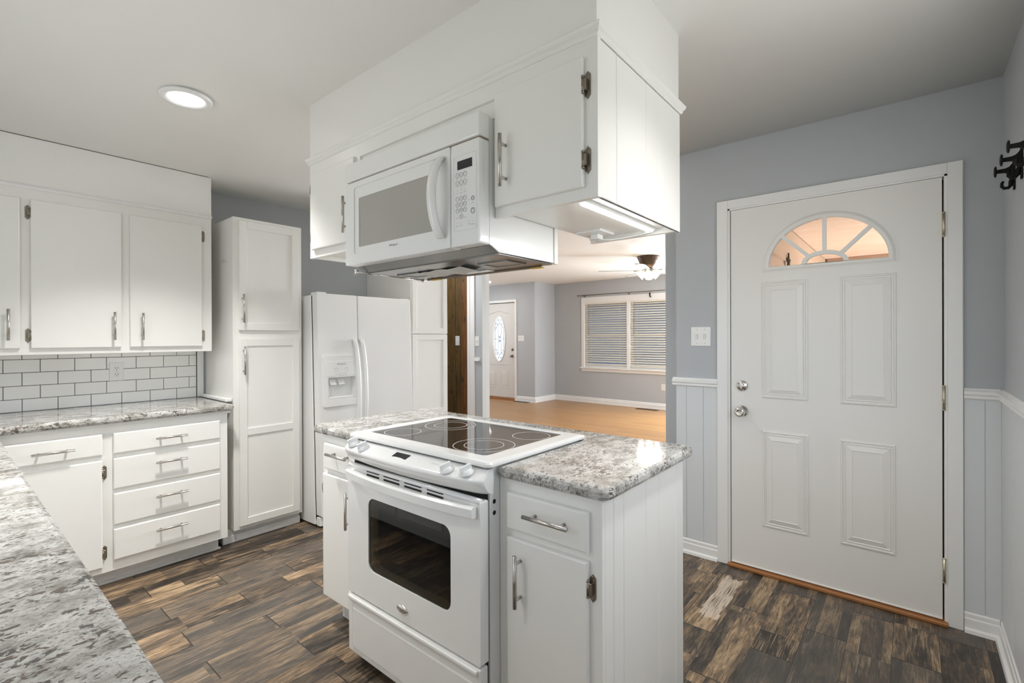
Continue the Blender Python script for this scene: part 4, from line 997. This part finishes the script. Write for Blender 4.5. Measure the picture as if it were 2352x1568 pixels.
for sgn in (1, -1):
    for sx in (1, -1):
        L2([(sx*.045, sgn*.10), (sx*.045, sgn*.30)]); L2([(sx*.045, sgn*.10), (0, sgn*.03)])
        L2([(sx*.12, 0), (sx*.12, sgn*.24)])
        L2([(sx*.045, sgn*.30), (0, sgn*.35), (0, sgn*.38)])
        for (cu, cv, rr, t0) in ((.075, .31, .032, 0), (.10, .245, .024, 60), (.035, .405, .022, 90), (.025, .035, .020, 0)):
            L2([(sx*(cu+rr*(1-k/22)*math.cos(math.radians(t0+k*26))), sgn*(cv+rr*(1-k/22)*math.sin(math.radians(t0+k*26)))) for k in range(15)])
m.build('leading', M_came, g)
m = MB(); m.lathe(df(-6.475, 1.063, 0), (0, -1, 0), [(.03, 0), (.03, .008), (.012, .016), (.012, .022)], 18); m.build('deadbolt', M_bronze, t)
m = MB(); m.lathe(df(-6.478, .928, 0), (0, -1, 0), [(.03, 0), (.03, .006), (.012, .012), (.012, .035), (.027, .042), (.027, .062), (.015, .07)], 18); m.build('door_knob', M_bronze, t)
m = MB()
for u0, u1, v0, v1 in ((-6.392, -6.343, 0, 2.113), (-7.38, -7.330, 0, 2.113), (-7.330, -6.392, 2.06, 2.113)): m.slab(F('-y', FY), u0, u1, v0, v1, 0, .018, .004)
struct(m.build('trim_18', M_trim), 'white casing around the front door')
m = MB(); m.box(WLD, -7.33, -6.392, 7.78, 7.92, 0, .045, .004); tag(m.build('door_threshold', M_thresh), 'dark wood threshold under the leaded front door', 'threshold')
outlet_plate('light_switch', F('-y', FY), -6.225, 1.302, 'white triple switch plate beside the leaded front door', 'light switch', 'switch', 3)
outlet_plate('wall_outlet', F('-y', 8.5), -3.485, .403, 'white outlet low on the wall under the living room window', 'outlet', 'outlet')
def register(x0, x1, y0, y1, l):
    q = thing('floor_register', l, 'floor vent', ((x0+x1)/2, (y0+y1)/2, 0), 'floor vents in the living room')
    m = MB(); m.ring(WLD, [(x0, y0), (x1, y0), (x1, y1), (x0, y1)], [(x0+.02, y0+.015), (x1-.02, y0+.015), (x1-.02, y1-.015), (x0+.02, y1-.015)], .0, .006); m.build('frame', M_vent, q)
    m = MB(); k = x0+.022
    while k < x1-.02: m.box(WLD, k, k+.008, y0+.012, y1-.012, .001, .005); k += .016
    m.build('louvre', M_vent, q)
register(-3.93, -3.52, 8.27, 8.385, 'brown floor register below the living room window')
register(-6.33, -5.98, 7.66, 7.765, 'brown floor register beside the leaded front door')
# flush light
q = thing('flush_ceiling_light', 'flat white round ceiling light in the living room, half hidden by the post', 'ceiling light', (-6.62, 7.05, 2.42))
m = MB(); m.lathe((-6.62, 7.05, ZC), (0, 0, -1), [(.19, 0), (.19, .012), (.18, .016)], 32); m.build('rim', M_trim, q)
m = MB(); m.lathe((-6.62, 7.05, ZC-.014), (0, 0, -1), [(.178, 0), (.172, .018), (.13, .028), (.001, .032)], 32); m.build('diffuser', M_flush, q)
lamp('flush_lamp', 'AREA', (-6.62, 7.05, ZC-.06), 5, NEUT, .3)

# ------------------------------------------------------------------ living room window with blinds
q = thing('window_1', 'double living room window', 'window', (-3.2, 8.5, .7)); q['kind'] = 'structure'
wf = F('-y', 8.5); bays = [(-5.125, -4.195), (-4.135, -3.205), (-3.145, -2.215), (-2.155, -1.26)]
m = MB()
m.slab(wf, -5.20, -1.26, 2.005, 2.125, 0, .018, .004); m.slab(wf, -5.20, -5.135, .705, 2.01, 0, .018, .004)
for a, b in zip(bays[:-1], bays[1:]): m.box(wf, a[1]-.003, b[0]+.003, .715, 2.03, -.08, .014, .003)
m.box(wf, -5.16, -1.26, 2.0, 2.075, -.10, -.0); m.box(wf, -5.16, -5.128, .705, 2.06, -.10, 0)
m.build('window_frame', M_trim, q)
m = MB(); m.box(wf, -5.23, -1.26, .690, .712, -.10, .05, .004); m.box(wf, -5.20, -1.26, .632, .690, 0, .018, .004); m.build('window_sill', M_trim, q)
for a, b in bays:
    m = MB(); f2 = F('-y', 8.575); m.ring(f2, [(a, .712), (b, .712), (b, 2.03), (a, 2.03)], [(a+.04, .77), (b-.04, .77), (b-.04, 1.99), (a+.04, 1.99)], 0, .03); m.box(f2, a+.04, b-.04, 1.345, 1.39, 0, .03); s_ = m.build('sash', M_trim, q)
    m = MB(); m.box(f2, a+.035, b-.035, .765, 1.995, .008, .012); m.build('glass_pane', M_glass, s_)
bl = ['beige slatted blind in the left bay of the living room window', 'beige slatted blind in the bay cut by the door wall', 'beige slatted blind in the third bay, hidden behind the door wall', 'beige slatted blind in the last bay, hidden behind the door wall']
for i, (a, b) in enumerate(bays[:2]):
    q = thing('window_blind', bl[i], 'window blind', ((a+b)/2, 8.505, .76), 'slatted blinds in the living room window')
    m = MB(); m.box(F('-y', 8.52), a+.004, b-.004, 1.975, 2.018, -.02, .022, .003); m.build('headrail', M_blind, q)
    m = MB(); z = 1.955; zl = .805 if i == 0 else .79; k = 0
    while z > zl:
        ang = math.radians(36 if k % 7 else 31); dz = .0235*math.sin(ang); dy = .0235*math.cos(ang)
        m.loft([[Vector((x, 8.518-dy, z+dz*-1)), Vector((x, 8.518, z+.002)), Vector((x, 8.518+dy, z+dz)), Vector((x, 8.518+dy, z+dz-.0025)), Vector((x, 8.518, z-.001)), Vector((x, 8.518-dy, z-dz-.0025))] for x in (a+.006, b-.006)])
        z -= .0445; k += 1
    m.build('slats', M_blind, q)
    m = MB(); m.box(F('-y', 8.52), a+.006, b-.006, zl-.035, zl-.012, -.015, .015, .003); m.build('bottom_rail', M_blind, q)
    m = MB()
    for u in (a+.15, b-.15): m.tube([(u, 8.492, 1.98), (u, 8.492, zl-.02)], .0016, 6)
    m.build('ladder_cord', M_blind, q)
    m = MB(); m.tube([(a+.085, 8.488, 1.98), (a+.085, 8.488, 1.36)], .0035, 6); m.build('tilt_wand', M_cord, q)
# curtain rod
q = thing('curtain_rod', 'thin dark curtain rod above the living room window', 'curtain rod', (-3.5, 8.42, 2.16))
m = MB(); m.tube([(-5.20, 8.42, 2.163), (-1.3, 8.42, 2.163)], .0085, 8); m.build('rod', M_bronze, q)
m = MB(); m.lathe((-5.20, 8.42, 2.163), (-1, 0, 0), [(.012, 0), (.012, .01), (.007, .015), (.02, .03), (.014, .05), (.004, .06)], 12); m.build('finial', M_bronze, q)
for x in (-5.12, -4.15, -2.6):
    m = MB(); m.tube([(x, 8.42, 2.155), (x, 8.46, 2.15), (x, 8.498, 2.15)], .006, 8); m.box(WLD, x-.012, x+.012, 8.492, 8.4995, 2.12, 2.18); m.build('bracket', M_bronze, q)
m = MB(); m.tube([(-3.725, 8.478, 2.14), (-3.725, 8.468, 2.11), (-3.715, 8.462, 2.08), (-3.71, 8.466, 2.055)], [.010, .012, .010, .014], 8)
tag(m.build('curtain_hook', M_black), 'small black curtain hook on the window head trim', 'hook')

# ------------------------------------------------------------------ ceiling fan
FX, FYY = -2.84, 6.42
q = thing('ceiling_fan', 'bronze ceiling fan with pale blades and lit glass shades', 'ceiling fan', (FX, FYY, ZC))
m = MB(); m.lathe((FX, FYY, ZC), (0, 0, -1), [(.155, 0), (.158, .012), (.150, .02), (.152, .03), (.140, .04), (.142, .05), (.130, .07), (.118, .11), (.10, .14), (.075, .155), (.06, .17)], 36); m.build('motor_housing', M_vent, q)
m = MB(); m.lathe((FX, FYY, ZC-.17), (0, 0, -1), [(.055, 0), (.05, .02), (.065, .03), (.065, .06), (.04, .075), (.012, .085)], 24); lk = m.build('light_kit', M_bronze, q)
for k in range(5):
    a = math.radians(212+72*k); d = Vector((math.cos(a), math.sin(a), 0)); e = Vector((-d.y, d.x, 0)); c = Vector((FX, FYY, ZC-.195))
    m = MB(); secs = []
    for r_, w_ in ((.19, .045), (.22, .058), (.40, .066), (.60, .070), (.66, .062), (.69, .035)):
        tl = -.011
        secs.append([c+d*r_+e*w_+Vector((0, 0, tl*w_/.07+.003)), c+d*r_-e*w_+Vector((0, 0, -tl*w_/.07+.003)), c+d*r_-e*w_+Vector((0, 0, -tl*w_/.07-.003)), c+d*r_+e*w_+Vector((0, 0, tl*w_/.07-.003))])
    m.loft(secs); bl_ = m.build('blade', M_fanwood, q)
    m = MB(); m.tube([c+d*.06+Vector((0, 0, .01)), c+d*.12+Vector((0, 0, -.005)), c+d*.20+Vector((0, 0, -.006))], [.012, .009, .016], 8, flat=.5); m.tube([c+d*.17+e*.03+Vector((0, 0, -.008)), c+d*.20+Vector((0, 0, -.008)), c+d*.17-e*.03+Vector((0, 0, -.008))], .006, 6)
    m.build('blade_arm', M_bronze, bl_)
for k in range(4):
    a = math.radians(20+90*k); d = Vector((math.cos(a), math.sin(a), 0)); c = Vector((FX, FYY, ZC-.215)); ax = (d*.75+Vector((0, 0, -.66))).normalized()
    m = MB(); m.lathe(c+d*.06, ax, [(.022, 0), (.028, .012), (.050, .055), (.062, .088), (.060, .090), (.046, .056), (.02, .012)], 20); lab(m.build('glass_shade', M_bulb, lk), 'glowing frosted shade')
    lamp('fan_bulb', 'POINT', c+d*.11+Vector((0, 0, -.12)), 3.4, (1, .93, .82), .025)

# ------------------------------------------------------------------ outside: porch and garden
m = MB(); m.loft([[Vector((x, 3.1, 2.35)), Vector((x, 7.8, 2.35)), Vector((x, 7.8, 2.40)), Vector((x, 3.1, 2.40))] for x in (-.9, 6.0)]); tag(m.build('porch_ceiling', M_soffply), 'peach plywood porch ceiling seen through the fanlight', 'porch ceiling')
m = MB(); z = 0
while z < 2.3:
    m.loft([[Vector((-1.13, y, z)), Vector((-.868, y, z)), Vector((-.892, y, z+.167)), Vector((-1.13, y, z+.167))] for y in (3.1, 8.6)]); z += .167
tag(m.build('lap_siding', M_sid), 'tan lap siding on the porch wall seen through the fanlight', 'siding')
m = MB(); m.box(WLD, -.87, 6.0, 7.6, 7.75, 2.25, 2.349, .005); tag(m.build('porch_beam', M_beam), 'brown porch beam crossing low in the fanlight', 'beam')
m = MB(); sp = [(.10*(1 if k % 2 == 0 else .38)*math.sin(PI*k/5), .10*(1 if k % 2 == 0 else .38)*math.cos(PI*k/5)) for k in range(10)]
m.prism(F('+x', -.867), [(4.96+a*.8, 2.0+b*.8) for a, b in sp], 0, .012); tag(m.build('star_ornament', M_black), 'small dark star ornament on the porch siding', 'ornament')
m = MB(); m.box(WLD, -60, 60, 3.1, 90, -.4, -.3); o = m.build('lawn', M_lawn); tag(o, 'green lawn outside the windows', 'lawn', kind='stuff')
m = MB(); m.box(WLD, -14, 4, 20, 20.3, -.3, 2.9); m.box(WLD, -14.4, 4.4, 19.6, 20.9, 2.9, 3.2); tag(m.build('neighbour_house', M_brick), 'pale house wall across the yard behind the blinds', 'house')
m = MB(); m.box(WLD, -.86, 5.0, 3.1, 7.8, -.3, -.03); tag(m.build('porch_slab', plain('porch_concrete', (.55, .50, .44), .8)), 'concrete porch slab outside the entry door', 'porch floor')

for o in bpy.data.objects:
    if '_o' in o: del o['_o']
